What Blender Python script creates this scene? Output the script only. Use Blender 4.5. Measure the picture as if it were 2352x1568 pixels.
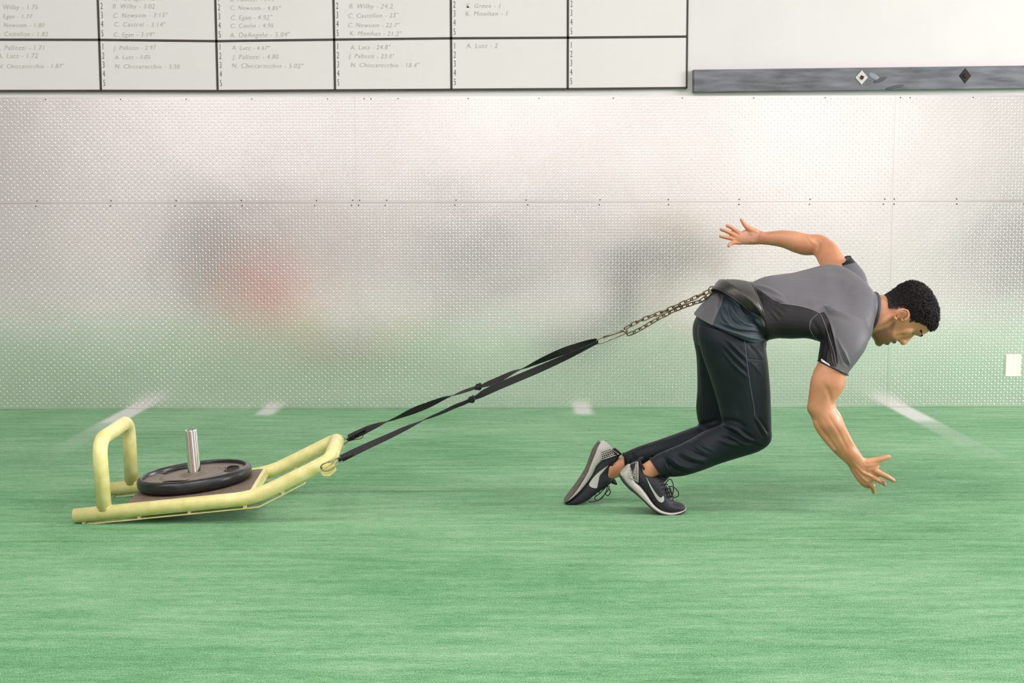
import bpy, math, random
import numpy as np
from mathutils import Vector, Matrix
from mathutils.bvhtree import BVHTree

random.seed(7)
rng = np.random.default_rng(7)
for o in list(bpy.data.objects):
    bpy.data.objects.remove(o)
S = bpy.context.scene
COL = S.collection

# ------------------------------------------------------------------ camera, light, exposure
F, CX, CY, H = 3000.0, 1176.0, 784.0, 1.15          # focal length in pixels of a 2352 wide frame
PITCH, ROLL = math.radians(6.16), math.radians(0.13)
cam_d = bpy.data.cameras.new('camera')
cam = bpy.data.objects.new('camera', cam_d)
COL.objects.link(cam)
cam_d.sensor_width = 36.0
cam_d.lens = F / 2352.0 * 36.0
cam_d.clip_start = 0.05
CAMROT = Matrix.Rotation(math.radians(90) - PITCH, 3, 'X') @ Matrix.Rotation(-ROLL, 3, 'Z')
cam.matrix_world = Matrix.Translation((0, 0, H)) @ CAMROT.to_4x4()
S.camera = cam
CR = np.array(CAMROT)

S.view_settings.view_transform = 'Standard'
S.view_settings.look = 'None'
S.view_settings.gamma = 1.0
S.view_settings.use_curve_mapping = False
S.view_settings.exposure = 0.23

world = bpy.data.worlds.new('world')
S.world = world
world.use_nodes = True
world.node_tree.nodes['Background'].inputs[0].default_value = (1.0, 0.95, 0.96, 1)
world.node_tree.nodes['Background'].inputs[1].default_value = 0.08


def area(name, loc, target, sx, sy, power, color=(1, 1, 1)):
    l = bpy.data.lights.new(name, 'AREA')
    l.shape = 'RECTANGLE'
    l.size, l.size_y, l.energy, l.color = sx, sy, power, color
    o = bpy.data.objects.new(name, l)
    o.location = loc
    o.rotation_euler = (Vector(target) - Vector(loc)).to_track_quat('-Z', 'Y').to_euler()
    COL.objects.link(o)
    return o


area('window_light', (5.2, -6.3, 1.95), (2.4, 7.2, 1.7), 4.6, 2.7, 8, (1.0, 0.93, 0.96))
area('side_window_light', (8.6, 3.2, 2.7), (0.6, 5.0, 0.5), 2.6, 1.8, 560, (1.0, 0.93, 0.97))
for i, (lx, ly) in enumerate([(-3.9, 0.9), (-0.6, 0.9), (2.8, 0.9), (-4.6, 3.4), (-1.0, 3.4), (2.6, 3.4), (-5, -4.6), (0, -4.6), (5, -4.6)]):  # rear row added to brighten the wall that the metal mirrors
    area('ceiling_lamp_and_fill', (lx, ly, 4.35), (lx, ly, 0), 2.4, 0.3, (66 if lx < -2 else 60 if lx < 2 else 44) if ly > -2 else 102, (1.0, 0.915, 0.95))

# ------------------------------------------------------------------ helpers


def P(px, py, Y):
    """world point seen at pixel (px, py) that lies at depth Y"""
    d = CR @ np.array([(px - CX) / F, -(py - CY) / F, -1.0])
    t = Y / d[1]
    return np.array([t * d[0], Y, H + t * d[2]])


def proj(V):
    """(n,3) world points -> (n,2) pixels"""
    q = (np.asarray(V) - np.array([0, 0, H])) @ CR
    return np.stack([CX + F * q[:, 0] / -q[:, 2], CY - F * q[:, 1] / -q[:, 2]], 1)


def mat(name, color, rough=0.5, metal=0.0, noise=0.0, nscale=20.0, bump=0.0, bscale=80.0, spec=0.5,
        sheen=0.0, stretch=(1, 1, 1), sss=0.0, coat=0.0, color2=None):
    m = bpy.data.materials.new(name)
    m.use_nodes = True
    nt = m.node_tree
    b = nt.nodes['Principled BSDF']
    b.inputs['Base Color'].default_value = (*color, 1)
    b.inputs['Roughness'].default_value = rough
    b.inputs['Metallic'].default_value = metal
    b.inputs['Specular IOR Level'].default_value = spec
    if sheen:
        b.inputs['Sheen Weight'].default_value = sheen
        b.inputs['Sheen Roughness'].default_value = 0.4
    if coat:
        b.inputs['Coat Weight'].default_value = coat
        b.inputs['Coat Roughness'].default_value = 0.15
    if sss:
        b.inputs['Subsurface Weight'].default_value = sss
        b.inputs['Subsurface Radius'].default_value = (1.0, 0.35, 0.15)
        b.inputs['Subsurface Scale'].default_value = 0.008
    tc = nt.nodes.new('ShaderNodeTexCoord')
    mp = nt.nodes.new('ShaderNodeMapping')
    mp.inputs['Scale'].default_value = stretch
    nt.links.new(tc.outputs['Object'], mp.inputs['Vector'])
    if noise:
        n = nt.nodes.new('ShaderNodeTexNoise')
        n.inputs['Scale'].default_value = nscale
        n.inputs['Detail'].default_value = 6
        nt.links.new(mp.outputs[0], n.inputs['Vector'])
        r = nt.nodes.new('ShaderNodeValToRGB')
        c = np.array(color)
        c2 = np.array(color2) if color2 else c * (1 + noise)
        c1 = c * (1 - noise)
        r.color_ramp.elements[0].position = 0.3
        r.color_ramp.elements[1].position = 0.7
        r.color_ramp.elements[0].color = (*np.clip(c1, 0, 1), 1)
        r.color_ramp.elements[1].color = (*np.clip(c2, 0, 1), 1)
        nt.links.new(n.outputs['Fac'], r.inputs['Fac'])
        nt.links.new(r.outputs[0], b.inputs['Base Color'])
    if bump:
        n2 = nt.nodes.new('ShaderNodeTexNoise')
        n2.inputs['Scale'].default_value = bscale
        n2.inputs['Detail'].default_value = 4
        nt.links.new(mp.outputs[0], n2.inputs['Vector'])
        bp = nt.nodes.new('ShaderNodeBump')
        bp.inputs['Strength'].default_value = bump
        bp.inputs['Distance'].default_value = 0.002
        nt.links.new(n2.outputs['Fac'], bp.inputs['Height'])
        nt.links.new(bp.outputs[0], b.inputs['Normal'])
    return m


def np_mesh(name, V, Fc, smooth=False):
    me = bpy.data.meshes.new(name)
    me.from_pydata([tuple(map(float, v)) for v in V], [], [tuple(map(int, f)) for f in Fc])
    me.update()
    if smooth:
        me.polygons.foreach_set('use_smooth', np.ones(len(me.polygons), bool))
    return me


class MB:
    """collects shapes for one mesh"""

    def __init__(s):
        s.V, s.F = [], []

    def add(s, V, Fc):
        o = len(s.V)
        s.V += [tuple(map(float, v)) for v in V]
        s.F += [tuple(i + o for i in f) for f in Fc]
        return s

    def box(s, lo, hi, bev=0.0):
        x0, y0, z0 = lo
        x1, y1, z1 = hi
        if bev <= 0:
            V = [(x, y, z) for z in (z0, z1) for y in (y0, y1) for x in (x0, x1)]
            return s.add(V, [(0, 2, 3, 1), (4, 5, 7, 6), (0, 1, 5, 4), (2, 6, 7, 3), (0, 4, 6, 2), (1, 3, 7, 5)])
        # chamfer on the face that looks towards -Y
        V = [(x0, y1, z0), (x1, y1, z0), (x1, y1, z1), (x0, y1, z1),
             (x0, y0 + bev, z0), (x1, y0 + bev, z0), (x1, y0 + bev, z1), (x0, y0 + bev, z1),
             (x0 + bev, y0, z0 + bev), (x1 - bev, y0, z0 + bev), (x1 - bev, y0, z1 - bev), (x0 + bev, y0, z1 - bev)]
        return s.add(V, [(0, 3, 2, 1), (0, 1, 5, 4), (1, 2, 6, 5), (2, 3, 7, 6), (3, 0, 4, 7),
                         (4, 5, 9, 8), (5, 6, 10, 9), (6, 7, 11, 10), (7, 4, 8, 11), (8, 9, 10, 11)])

    def rings(s, R, cap=True, close=False):
        """R: list of (n,3) arrays"""
        n = len(R[0])
        V = [v for r in R for v in r]
        Fc = []
        m = len(R)
        for i in range(m if close else m - 1):
            j = (i + 1) % m
            for k in range(n):
                l = (k + 1) % n
                Fc.append((i * n + k, i * n + l, j * n + l, j * n + k))
        if cap and not close:
            c0, c1 = len(V), len(V) + 1
            V += [np.mean(R[0], 0), np.mean(R[-1], 0)]
            for k in range(n):
                l = (k + 1) % n
                Fc.append((c0, l, k))
                Fc.append((c1, (m - 1) * n + k, (m - 1) * n + l))
        return s.add(V, Fc)

    def tube(s, pts, r, n=10, close=False, flat=1.0):
        pts = [np.array(p, float) for p in pts]
        m = len(pts)
        rr = r if hasattr(r, '__len__') else [r] * m
        R = []
        up = None
        for i in range(m):
            a = pts[(i - 1) % m] if (i > 0 or close) else pts[i]
            b = pts[(i + 1) % m] if (i < m - 1 or close) else pts[i]
            t = b - a
            t = t / (np.linalg.norm(t) + 1e-12)
            if up is None:
                up = np.array([0, 0, 1.0]) if abs(t[2]) < 0.9 else np.array([0, 1.0, 0])
            x = np.cross(t, up)
            x /= np.linalg.norm(x) + 1e-12
            y = np.cross(x, t)
            up = y
            R.append(np.array([pts[i] + rr[i] * (math.cos(2 * math.pi * k / n) * x + flat * math.sin(2 * math.pi * k / n) * y)
                               for k in range(n)]))
        return s.rings(R, cap=True, close=close)

    def ell(s, c, ax, n=16, m=10):
        """ellipsoid: centre, three axis vectors"""
        c = np.array(c, float)
        ax = [np.array(a, float) for a in ax]
        R = []
        for i in range(1, m):
            ph = math.pi * i / m
            R.append(np.array([c + math.cos(ph) * ax[2] + math.sin(ph) * (math.cos(2 * math.pi * k / n) * ax[0] + math.sin(2 * math.pi * k / n) * ax[1])
                               for k in range(n)]))
        o = len(s.V)
        s.rings(R, cap=False)
        V = [c + ax[2], c - ax[2]]
        base = len(s.V)
        s.V += [tuple(v) for v in V]
        for k in range(n):
            l = (k + 1) % n
            s.F.append((base, o + l, o + k))
            s.F.append((base + 1, o + (m - 2) * n + k, o + (m - 2) * n + l))
        return s

    def build(s, name, m, parent=None, smooth=False):
        me = np_mesh(name, s.V, s.F, smooth)
        o = bpy.data.objects.new(name, me)
        COL.objects.link(o)
        for mm in (m if isinstance(m, (list, tuple)) else [m]):
            me.materials.append(mm)
        if parent is not None:
            o.parent = parent
            o.matrix_parent_inverse = parent_world(parent).inverted()
        return o


def parent_world(o):
    m = o.matrix_basis.copy()
    while o.parent is not None:
        m = o.parent.matrix_basis @ o.matrix_parent_inverse @ m
        o = o.parent
    return m


def thing(name, label, cat, loc=(0, 0, 0), group=None):
    o = bpy.data.objects.new(name, None)
    o.empty_display_size = 0.1
    COL.objects.link(o)
    o.location = tuple(map(float, loc))
    o['label'] = label
    o['category'] = cat
    if group:
        o['group'] = group
    return o


def structure(o):
    o['kind'] = 'structure'
    return o


def catmull(A, k=4, close=False):
    A = np.array(A, float)
    n = len(A)
    out = []
    for i in range(n if close else n - 1):
        if close:
            p0, p1, p2, p3 = A[(i - 1) % n], A[i], A[(i + 1) % n], A[(i + 2) % n]
        else:
            p0, p1, p2, p3 = A[max(i - 1, 0)], A[i], A[i + 1], A[min(i + 2, n - 1)]
        for j in range(k):
            t = j / k
            out.append(0.5 * ((2 * p1) + (-p0 + p2) * t + (2 * p0 - 5 * p1 + 4 * p2 - p3) * t * t + (-p0 + 3 * p1 - 3 * p2 + p3) * t ** 3))
    if not close:
        out.append(A[-1])
    return np.array(out)


def eloft(mb, secs, n=28, k=4, grow=1.0, cap0=0.0, cap1=0.0, pw=1.0):
    """sections (ax,ay,bx,by,Y,d[,shear]): the limb spans a..b across its axis; d = half depth in m;
    shear lowers its near side by that many metres."""
    A = np.array([list(s) + [0] * (7 - len(s)) for s in secs], float)
    A = catmull(A, k)
    R = []
    for ax, ay, bx, by, Y, d, sh in A:
        a, b = P(ax, ay, Y), P(bx, by, Y)
        c, u = (a + b) / 2, (a - b) / 2
        L = np.linalg.norm(u)
        if sh:
            u = u * math.sqrt(max(L * L - sh * sh, 0.2 * L * L)) / L
        v = np.array([0, -d, -sh])
        t = np.arange(n) * 2 * np.pi / n
        ct, st = np.cos(t), np.sin(t)
        if pw != 1.0:
            ct = np.sign(ct) * np.abs(ct) ** pw
            st = np.sign(st) * np.abs(st) ** pw
        R.append(c + grow * (np.outer(ct, u) + np.outer(st, v)))
    def capr(R0, R1, h):
        c0 = R0.mean(0)
        ax = c0 - R1.mean(0)
        ax = ax / (np.linalg.norm(ax) + 1e-9)
        return [c0 + ax * h * math.sin(a) + (R0 - c0) * math.cos(a) for a in (0.4, 0.8, 1.15, 1.4)]
    if cap0:
        R = capr(R[0], R[1], cap0)[::-1] + R
    if cap1:
        R = R + capr(R[-1], R[-2], cap1)
    mb.rings(R)
    return mb


def limb(mb, pts, n=14, k=3, flat=1.0):
    """round limb through (px,py,Y,r_px); ends rounded"""
    A = catmull(pts, k)
    W = np.array([P(a[0], a[1], a[2]) for a in A])
    r = np.array([a[3] * a[2] / F for a in A])
    d0 = W[0] - W[1]
    d0 /= np.linalg.norm(d0)
    d1 = W[-1] - W[-2]
    d1 /= np.linalg.norm(d1)
    W = np.vstack([W[0] + d0 * r[0] * .95, W[0] + d0 * r[0] * .6, W, W[-1] + d1 * r[-1] * .6, W[-1] + d1 * r[-1] * .95])
    r = np.concatenate([[r[0] * .3, r[0] * .8], r, [r[-1] * .8, r[-1] * .3]])
    mb.tube(W, list(r), n=n)
    return mb


def remesh(mb, name, voxel, m, parent=None, smooth=2, sculpt=None):
    o = mb.build(name, m)
    md = o.modifiers.new('r', 'REMESH')
    md.mode = 'VOXEL'
    md.voxel_size = voxel
    md.use_smooth_shade = True
    if smooth:
        s = o.modifiers.new('s', 'SMOOTH')
        s.factor = 0.5
        s.iterations = smooth
    dg = bpy.context.evaluated_depsgraph_get()
    dg.update()
    me = bpy.data.meshes.new_from_object(o.evaluated_get(dg))
    me.name = name
    old = o.data
    o.modifiers.clear()
    o.data = me
    bpy.data.meshes.remove(old)
    me.materials.clear()
    for mm in (m if isinstance(m, (list, tuple)) else [m]):
        me.materials.append(mm)
    me.polygons.foreach_set('use_smooth', np.ones(len(me.polygons), bool))
    if parent is not None:
        o.parent = parent
        o.matrix_parent_inverse = parent_world(parent).inverted()
    return o


def getv(me):
    V = np.empty(len(me.vertices) * 3)
    me.vertices.foreach_get('co', V)
    N = np.empty(len(me.vertices) * 3)
    me.vertices.foreach_get('normal', N)
    return V.reshape(-1, 3), N.reshape(-1, 3)


def setv(me, V):
    me.vertices.foreach_set('co', V.reshape(-1))
    me.update()


def seg_dist(Q, poly, close=False):
    """distance of (n,2) points to a polyline and the fraction along it"""
    poly = np.array(poly, float)
    m = len(poly)
    best = np.full(len(Q), 1e9)
    frac = np.zeros(len(Q))
    for i in range(m if close else m - 1):
        a, b = poly[i], poly[(i + 1) % m]
        ab = b - a
        t = np.clip(((Q - a) @ ab) / (ab @ ab + 1e-9), 0, 1)
        d = np.linalg.norm(Q - (a + t[:, None] * ab), axis=1)
        f = (i + t) / max(m - 1, 1)
        k = d < best
        best[k] = d[k]
        frac[k] = f[k]
    return best, frac


def inside(Q, poly):
    poly = np.array(poly, float)
    x, y = Q[:, 0], Q[:, 1]
    c = np.zeros(len(Q), bool)
    j = len(poly) - 1
    for i in range(len(poly)):
        xi, yi = poly[i]
        xj, yj = poly[j]
        k = ((yi > y) != (yj > y)) & (x < (xj - xi) * (y - yi) / (yj - yi + 1e-12) + xi)
        c ^= k
        j = i
    return c


def sdist(Q, poly):
    d, _ = seg_dist(Q, poly, True)
    return np.where(inside(Q, poly), d, -d)


def folds(o, curves, near_only=True):
    """carve cloth folds: each (polyline in pixels, height m, width px)"""
    me = o.data
    V, N = getv(me)
    Q = proj(V)
    near = np.clip((-N[:, 1]) * 2.0, 0, 1) if near_only else np.ones(len(V))
    D = np.zeros(len(V))
    for poly, amp, w in curves:
        poly = catmull(poly, 5) if len(poly) > 2 else np.array(poly, float)
        lo, hi = poly.min(0) - 3 * w, poly.max(0) + 3 * w
        sel = np.where((Q[:, 0] > lo[0]) & (Q[:, 0] < hi[0]) & (Q[:, 1] > lo[1]) & (Q[:, 1] < hi[1]) & (near > 0))[0]
        if not len(sel):
            continue
        d, f = seg_dist(Q[sel], poly)
        taper = np.clip(np.minimum(f, 1 - f) * 4, 0, 1) * 0.85 + 0.15
        D[sel] += amp * np.exp(-(d / w) ** 2) * taper
    V = V + N * (D * near)[:, None]
    setv(me, V)


def push(o, items):
    """sculpt: (centre, radius, vector) moves vertices with a gaussian falloff"""
    me = o.data
    V, N = getv(me)
    for c, r, vec in items:
        c = np.array(c)
        rr = np.array(r if hasattr(r, '__len__') else [r] * 3)
        w = np.exp(-(((V - c) / rr) ** 2).sum(1))
        V = V + w[:, None] * np.array(vec)
    setv(me, V)


def bvh(o):
    me = o.data
    V, _ = getv(me)
    return BVHTree.FromPolygons([tuple(v) for v in V], [tuple(p.vertices) for p in me.polygons])


def hitp(tree, px, py, off=0.001, fallbackY=4.8):
    o = Vector((0, 0, H))
    d = Vector(tuple(P(px, py, 5.0))) - o
    d.normalize()
    h = tree.ray_cast(o, d)
    if h[0] is None:
        return None
    return np.array(h[0] - d * off)


def decal(tree, quad, nu, nv, name, m, parent, off=0.0012, thick=0.0012, keep=None, fy=4.8):
    """thin patch laid on a surface: quad = 4 pixel corners (bilinear) or function (u,v)->px"""
    G = {}
    mb = MB()
    for i in range(nu + 1):
        for j in range(nv + 1):
            u, v = i / nu, j / nv
            if callable(quad):
                q = quad(u, v)
            else:
                q = (1 - u) * (1 - v) * np.array(quad[0]) + u * (1 - v) * np.array(quad[1]) + u * v * np.array(quad[2]) + (1 - u) * v * np.array(quad[3])
            h = hitp(tree, q[0], q[1], off)
            if h is None:
                h = last if 'last' in dir() and last is not None else P(q[0], q[1], fy)
                h = P(q[0], q[1], h[1])
            last = h
            G[i, j] = h
    for i in range(nu):
        for j in range(nv):
            if keep and not keep(i, j):
                continue
            a = [G[i, j], G[i + 1, j], G[i + 1, j + 1], G[i, j + 1]]
            b = [p + np.array([0, thick, 0]) for p in a]
            mb.add(a + b, [(0, 1, 2, 3), (7, 6, 5, 4), (0, 4, 5, 1), (1, 5, 6, 2), (2, 6, 7, 3), (3, 7, 4, 0)])
    return mb.build(name, m, parent)


def text_obj(s, name, size, m, parent, loc, sx=1.0, shear=0.0, space=1.0, ext=0.0006, rot=0.0, lead=1.0, bold=0.0):
    c = bpy.data.curves.new(name, 'FONT')
    c.body = s
    c.size = size
    c.shear = shear
    c.space_character = space
    c.space_line = lead
    c.extrude = ext
    c.offset = bold
    c.resolution_u = 3
    o = bpy.data.objects.new(name, c)
    COL.objects.link(o)
    dg = bpy.context.evaluated_depsgraph_get()
    dg.update()
    me = bpy.data.meshes.new_from_object(o.evaluated_get(dg))
    bpy.data.objects.remove(o)
    bpy.data.curves.remove(c)
    me.transform(Matrix.Translation(tuple(map(float, loc))) @ Matrix.Rotation(rot, 4, 'Y') @ Matrix.Rotation(math.radians(90), 4, 'X') @ Matrix.Diagonal((sx, 1, 1, 1)))
    me.materials.clear()
    me.materials.append(m)
    me.name = name
    return me


def link_text(me, name, parent):
    o = bpy.data.objects.new(name, me)
    COL.objects.link(o)
    o.parent = parent
    o.matrix_parent_inverse = parent_world(parent).inverted()
    return o


# ------------------------------------------------------------------ materials
M = {}
M['white_wall'] = mat('white_wall', (0.70, 0.69, 0.675), 0.7, noise=0.02, nscale=3, bump=0.15, bscale=60)
M['board_white'] = mat('board_white', (0.73, 0.715, 0.70), 0.35, noise=0.015, nscale=2)
M['tape'] = mat('tape', (0.045, 0.036, 0.026), 0.5, noise=0.2, nscale=30)
M['ink'] = mat('ink', (0.06, 0.045, 0.035), 0.6)
M['faint_ink'] = mat('faint_ink', (0.50, 0.48, 0.42), 0.6)
M['hall'] = mat('hall_paint', (0.80, 0.79, 0.755), 0.8, noise=0.05, nscale=1.0)
M['ceiling'] = mat('ceiling_paint', (0.45, 0.44, 0.43), 0.8)  # ceiling darkened to lower the bounce light
M['yellow'] = mat('yellow_paint', (0.71, 0.66, 0.22), 0.42, noise=0.06, nscale=26, bump=0.12, bscale=160, color2=(0.82, 0.77, 0.37))
M['weld'] = mat('weld', (0.68, 0.63, 0.30), 0.5)
M['deck'] = mat('deck_steel', (0.17, 0.13, 0.095), 0.6, noise=0.25, nscale=60, bump=0.5, bscale=200)
M['chrome'] = mat('chrome', (0.80, 0.80, 0.80), 0.12, metal=1.0)
M['post_hole'] = mat('post_bore', (0.05, 0.03, 0.02), 0.6)
M['steel'] = mat('bright_steel', (0.30, 0.26, 0.19), 0.32, metal=1.0, noise=0.25, nscale=90)
M['chainsteel'] = mat('chain_steel', (0.20, 0.155, 0.10), 0.34, metal=1.0, noise=0.3, nscale=90)
M['rubber'] = mat('black_rubber', (0.018, 0.018, 0.020), 0.30, noise=0.3, nscale=30, bump=0.2, bscale=150)
M['platecore'] = mat('plate_core', (0.15, 0.12, 0.09), 0.5, noise=0.2, nscale=50, bump=0.3, bscale=200)
M['web'] = mat('black_webbing', (0.009, 0.008, 0.008), 0.7, noise=0.2, nscale=200, bump=0.4, bscale=600)
M['skin'] = None
M['hair'] = mat('hair', (0.012, 0.0085, 0.008), 0.62, noise=0.3, nscale=200)
M['scalp'] = mat('short_hair', (0.030, 0.019, 0.014), 0.7, noise=0.4, nscale=400, bump=0.8, bscale=700)
M['belt'] = mat('belt_leather', (0.030, 0.026, 0.023), 0.38, noise=0.2, nscale=40, bump=0.2, bscale=200)
M['beltedge'] = mat('belt_edge', (0.10, 0.09, 0.065), 0.5)
M['pants'] = mat('navy_black_knit', (0.0085, 0.0145, 0.0175), 0.56, noise=0.12, nscale=12, bump=0.15, bscale=900, sheen=0.03, spec=0.22)
M['seam'] = mat('seam_thread', (0.10, 0.12, 0.13), 0.6)
M['shirtseam'] = mat('pale_seam', (0.20, 0.20, 0.20), 0.6)
M['reflective'] = mat('pale_tab', (0.75, 0.73, 0.70), 0.4)
M['midsole'] = mat('grey_midsole', (0.46, 0.44, 0.40), 0.5, noise=0.06, nscale=60, bump=0.1, bscale=200)
M['outsole'] = mat('dark_outsole', (0.022, 0.020, 0.020), 0.6)
M['mesh_upper'] = mat('black_knit_upper', (0.014, 0.014, 0.020), 0.6, noise=0.3, nscale=150, bump=0.5, bscale=500)
M['collar'] = mat('collar_lining', (0.008, 0.008, 0.009), 0.7)
M['lace'] = mat('black_lace', (0.010, 0.010, 0.011), 0.7)
M['swoosh'] = mat('pale_grey_mark', (0.52, 0.51, 0.48), 0.4)
M['eye'] = mat('shaded_eye_white', (0.36, 0.31, 0.28), 0.3)  # eye white darkened, the shade of the socket is in the colour
M['iris'] = mat('iris', (0.02, 0.012, 0.008), 0.2)
M['gold'] = mat('thin_gold', (0.55, 0.33, 0.12), 0.3, metal=0.9)
M['plate_white'] = mat('cover_plastic', (0.80, 0.78, 0.72), 0.4)
M['screw'] = mat('screw_dark', (0.10, 0.09, 0.07), 0.4, metal=0.6)
M['galv'] = mat('galvanised', (0.62, 0.62, 0.60), 0.35, metal=0.9, noise=0.1, nscale=60)
M['bolt'] = mat('bolt_dark', (0.035, 0.032, 0.03), 0.45, metal=0.7)
M['red_vinyl'] = mat('red_vinyl', (0.75, 0.035, 0.02), 0.45)
M['black_paint'] = mat('black_paint', (0.02, 0.02, 0.02), 0.45)
M['dark_pad'] = mat('dark_pad', (0.03, 0.03, 0.03), 0.6)

# skin with slow tone change
m = mat('skin', (0.55, 0.245, 0.12), 0.42, noise=0.10, nscale=16, bump=0.10, bscale=260, sss=0.10, color2=(0.64, 0.31, 0.165))
M['skin'] = m

# diamond plate: metal with slow ripple
m = mat('diamond_plate', (0.895, 0.885, 0.870), 0.18, metal=0.84, bump=0.0, noise=0.03, nscale=2.5)
nt = m.node_tree
n = nt.nodes.new('ShaderNodeTexNoise')
n.inputs['Scale'].default_value = 2.2
n.inputs['Detail'].default_value = 2
tc = nt.nodes.new('ShaderNodeTexCoord')
nt.links.new(tc.outputs['Object'], n.inputs['Vector'])
n2 = nt.nodes.new('ShaderNodeTexNoise')
n2.inputs['Scale'].default_value = 140
nt.links.new(tc.outputs['Object'], n2.inputs['Vector'])
ad = nt.nodes.new('ShaderNodeMath')
ad.operation = 'MULTIPLY_ADD'
nt.links.new(n2.outputs['Fac'], ad.inputs[0])
ad.inputs[1].default_value = 0.02
nt.links.new(n.outputs['Fac'], ad.inputs[2])
bp = nt.nodes.new('ShaderNodeBump')
bp.inputs['Strength'].default_value = 0.5
bp.inputs['Distance'].default_value = 0.006
nt.links.new(ad.outputs[0], bp.inputs['Height'])
nt.links.new(bp.outputs[0], nt.nodes['Principled BSDF'].inputs['Normal'])
M['tread'] = m

# turf
m = bpy.data.materials.new('turf')
m.use_nodes = True
nt = m.node_tree
b = nt.nodes['Principled BSDF']
b.inputs['Roughness'].default_value = 0.62
b.inputs['Specular IOR Level'].default_value = 0.12
b.inputs['Sheen Weight'].default_value = 0.13
b.inputs['Sheen Roughness'].default_value = 0.5
b.inputs['Sheen Tint'].default_value = (0.85, 1.0, 0.88, 1)
geo = nt.nodes.new('ShaderNodeNewGeometry')


def node(t, **kw):
    x = nt.nodes.new(t)
    for k, v in kw.items():
        if k == 'op':
            x.operation = v
        else:
            x.inputs[k].default_value = v
    return x


def mathn(op, a, b_=None, c=None, clamp=False):
    x = nt.nodes.new('ShaderNodeMath')
    x.operation = op
    x.use_clamp = clamp
    for i, v in enumerate((a, b_, c)):
        if v is None:
            continue
        if isinstance(v, (int, float)):
            x.inputs[i].default_value = v
        else:
            nt.links.new(v, x.inputs[i])
    return x.outputs[0]


def noise_at(scale, detail, stretch):
    mp = nt.nodes.new('ShaderNodeMapping')
    mp.inputs['Scale'].default_value = stretch
    nt.links.new(geo.outputs['Position'], mp.inputs['Vector'])
    x = node('ShaderNodeTexNoise', Scale=scale, Detail=detail)
    nt.links.new(mp.outputs[0], x.inputs['Vector'])
    return x.outputs['Fac']


streak = noise_at(9, 6, (0.4, 2.6, 1))
streak2 = noise_at(60, 5, (0.5, 1.8, 1))
patch = noise_at(0.9, 3, (1, 1.6, 1))
fine = noise_at(300, 4, (0.8, 1.0, 1))
mix = mathn('ADD', mathn('MULTIPLY', streak, 0.22), mathn('MULTIPLY', patch, 0.20))
mix = mathn('ADD', mix, mathn('MULTIPLY', streak2, 0.20))
mix = mathn('ADD', mix, mathn('MULTIPLY', fine, 0.54))
ramp = nt.nodes.new('ShaderNodeValToRGB')
nt.links.new(mix, ramp.inputs['Fac'])
e = ramp.color_ramp.elements
e[0].position, e[0].color = 0.40, (0.005, 0.080, 0.016, 1)
e[1].position, e[1].color = 0.76, (0.40, 0.62, 0.39, 1)
x = ramp.color_ramp.elements.new(0.54)
x.color = (0.088, 0.305, 0.108, 1)
sep = nt.nodes.new('ShaderNodeSeparateXYZ')
nt.links.new(geo.outputs['Position'], sep.inputs[0])
X_, Y_ = sep.outputs[0], sep.outputs[1]


def band(src, c, half, soft):
    d = mathn('ABSOLUTE', mathn('SUBTRACT', src, c))
    return mathn('SUBTRACT', 1.0, mathn('DIVIDE', mathn('SUBTRACT', d, half), soft), clamp=True)


fade = mathn('MULTIPLY', mathn('SUBTRACT', Y_, 4.9), 1 / 2.1, clamp=True)
fade = mathn('MULTIPLY', fade, mathn('MULTIPLY', fade, fade))
strong = mathn('MULTIPLY', mathn('SUBTRACT', Y_, 6.62), 1 / 0.18, clamp=True)
lines = mathn('MAXIMUM', band(X_, -2.10, 0.045, 0.03), band(X_, 2.16, 0.045, 0.03))
lines = mathn('MULTIPLY', lines, mathn('MAXIMUM', mathn('MULTIPLY', fade, 0.55), mathn('MULTIPLY', strong, 0.9)))
dots = mathn('MAXIMUM', band(X_, -1.345, 0.03, 0.035), band(X_, 0.39, 0.03, 0.035))
dots = mathn('MULTIPLY', dots, mathn('MULTIPLY', mathn('SUBTRACT', Y_, 6.93), 1 / 0.10, clamp=True))
mask = mathn('MAXIMUM', lines, mathn('MULTIPLY', dots, 0.75))
mask = mathn('MULTIPLY', mask, mathn('ADD', 0.62, mathn('MULTIPLY', fine, 0.6)), clamp=True)
mx = nt.nodes.new('ShaderNodeMixRGB')
nt.links.new(mask, mx.inputs[0])
nt.links.new(ramp.outputs[0], mx.inputs[1])
mx.inputs[2].default_value = (0.72, 0.72, 0.68, 1)
nt.links.new(mx.outputs[0], b.inputs['Base Color'])
bp = nt.nodes.new('ShaderNodeBump')
bp.inputs['Strength'].default_value = 0.9
bp.inputs['Distance'].default_value = 0.006
nt.links.new(fine, bp.inputs['Height'])
nt.links.new(bp.outputs[0], b.inputs['Normal'])
M['turf'] = m

# ------------------------------------------------------------------ the hall
WY = 7.2
fl = structure(MB().box((-9, -6.6, -0.2), (9, WY, -0.012)).build('floor', M['hall']))
MB().box((-9, -6.6, -0.012), (9, 2.18, -0.002)).build('rubber_floor', mat('grey_rubber', (0.55, 0.53, 0.51), 0.7, noise=0.2, nscale=60), fl)
for y0, y1 in ((2.2, 4.348), (4.351, WY)):
    MB().box((-9, y0, -0.012), (9, y1, 0.0)).build('turf_roll', M['turf'], fl)
wb = structure(MB().box((-9, WY + 0.006, -0.2), (9, WY + 0.2, 4.5)).build('wall_back', M['white_wall']))
structure(MB().box((-9, -6.8, -0.2), (9, -6.6, 4.5)).build('wall_front', M['hall']))
structure(MB().box((-9.2, -6.8, -0.2), (-9, WY + 0.2, 4.5)).build('wall_left', mat('bounce_cut_grey', (0.22, 0.21, 0.20), 0.8)))  # unseen wall made dark to cut bounce light on the man
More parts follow.
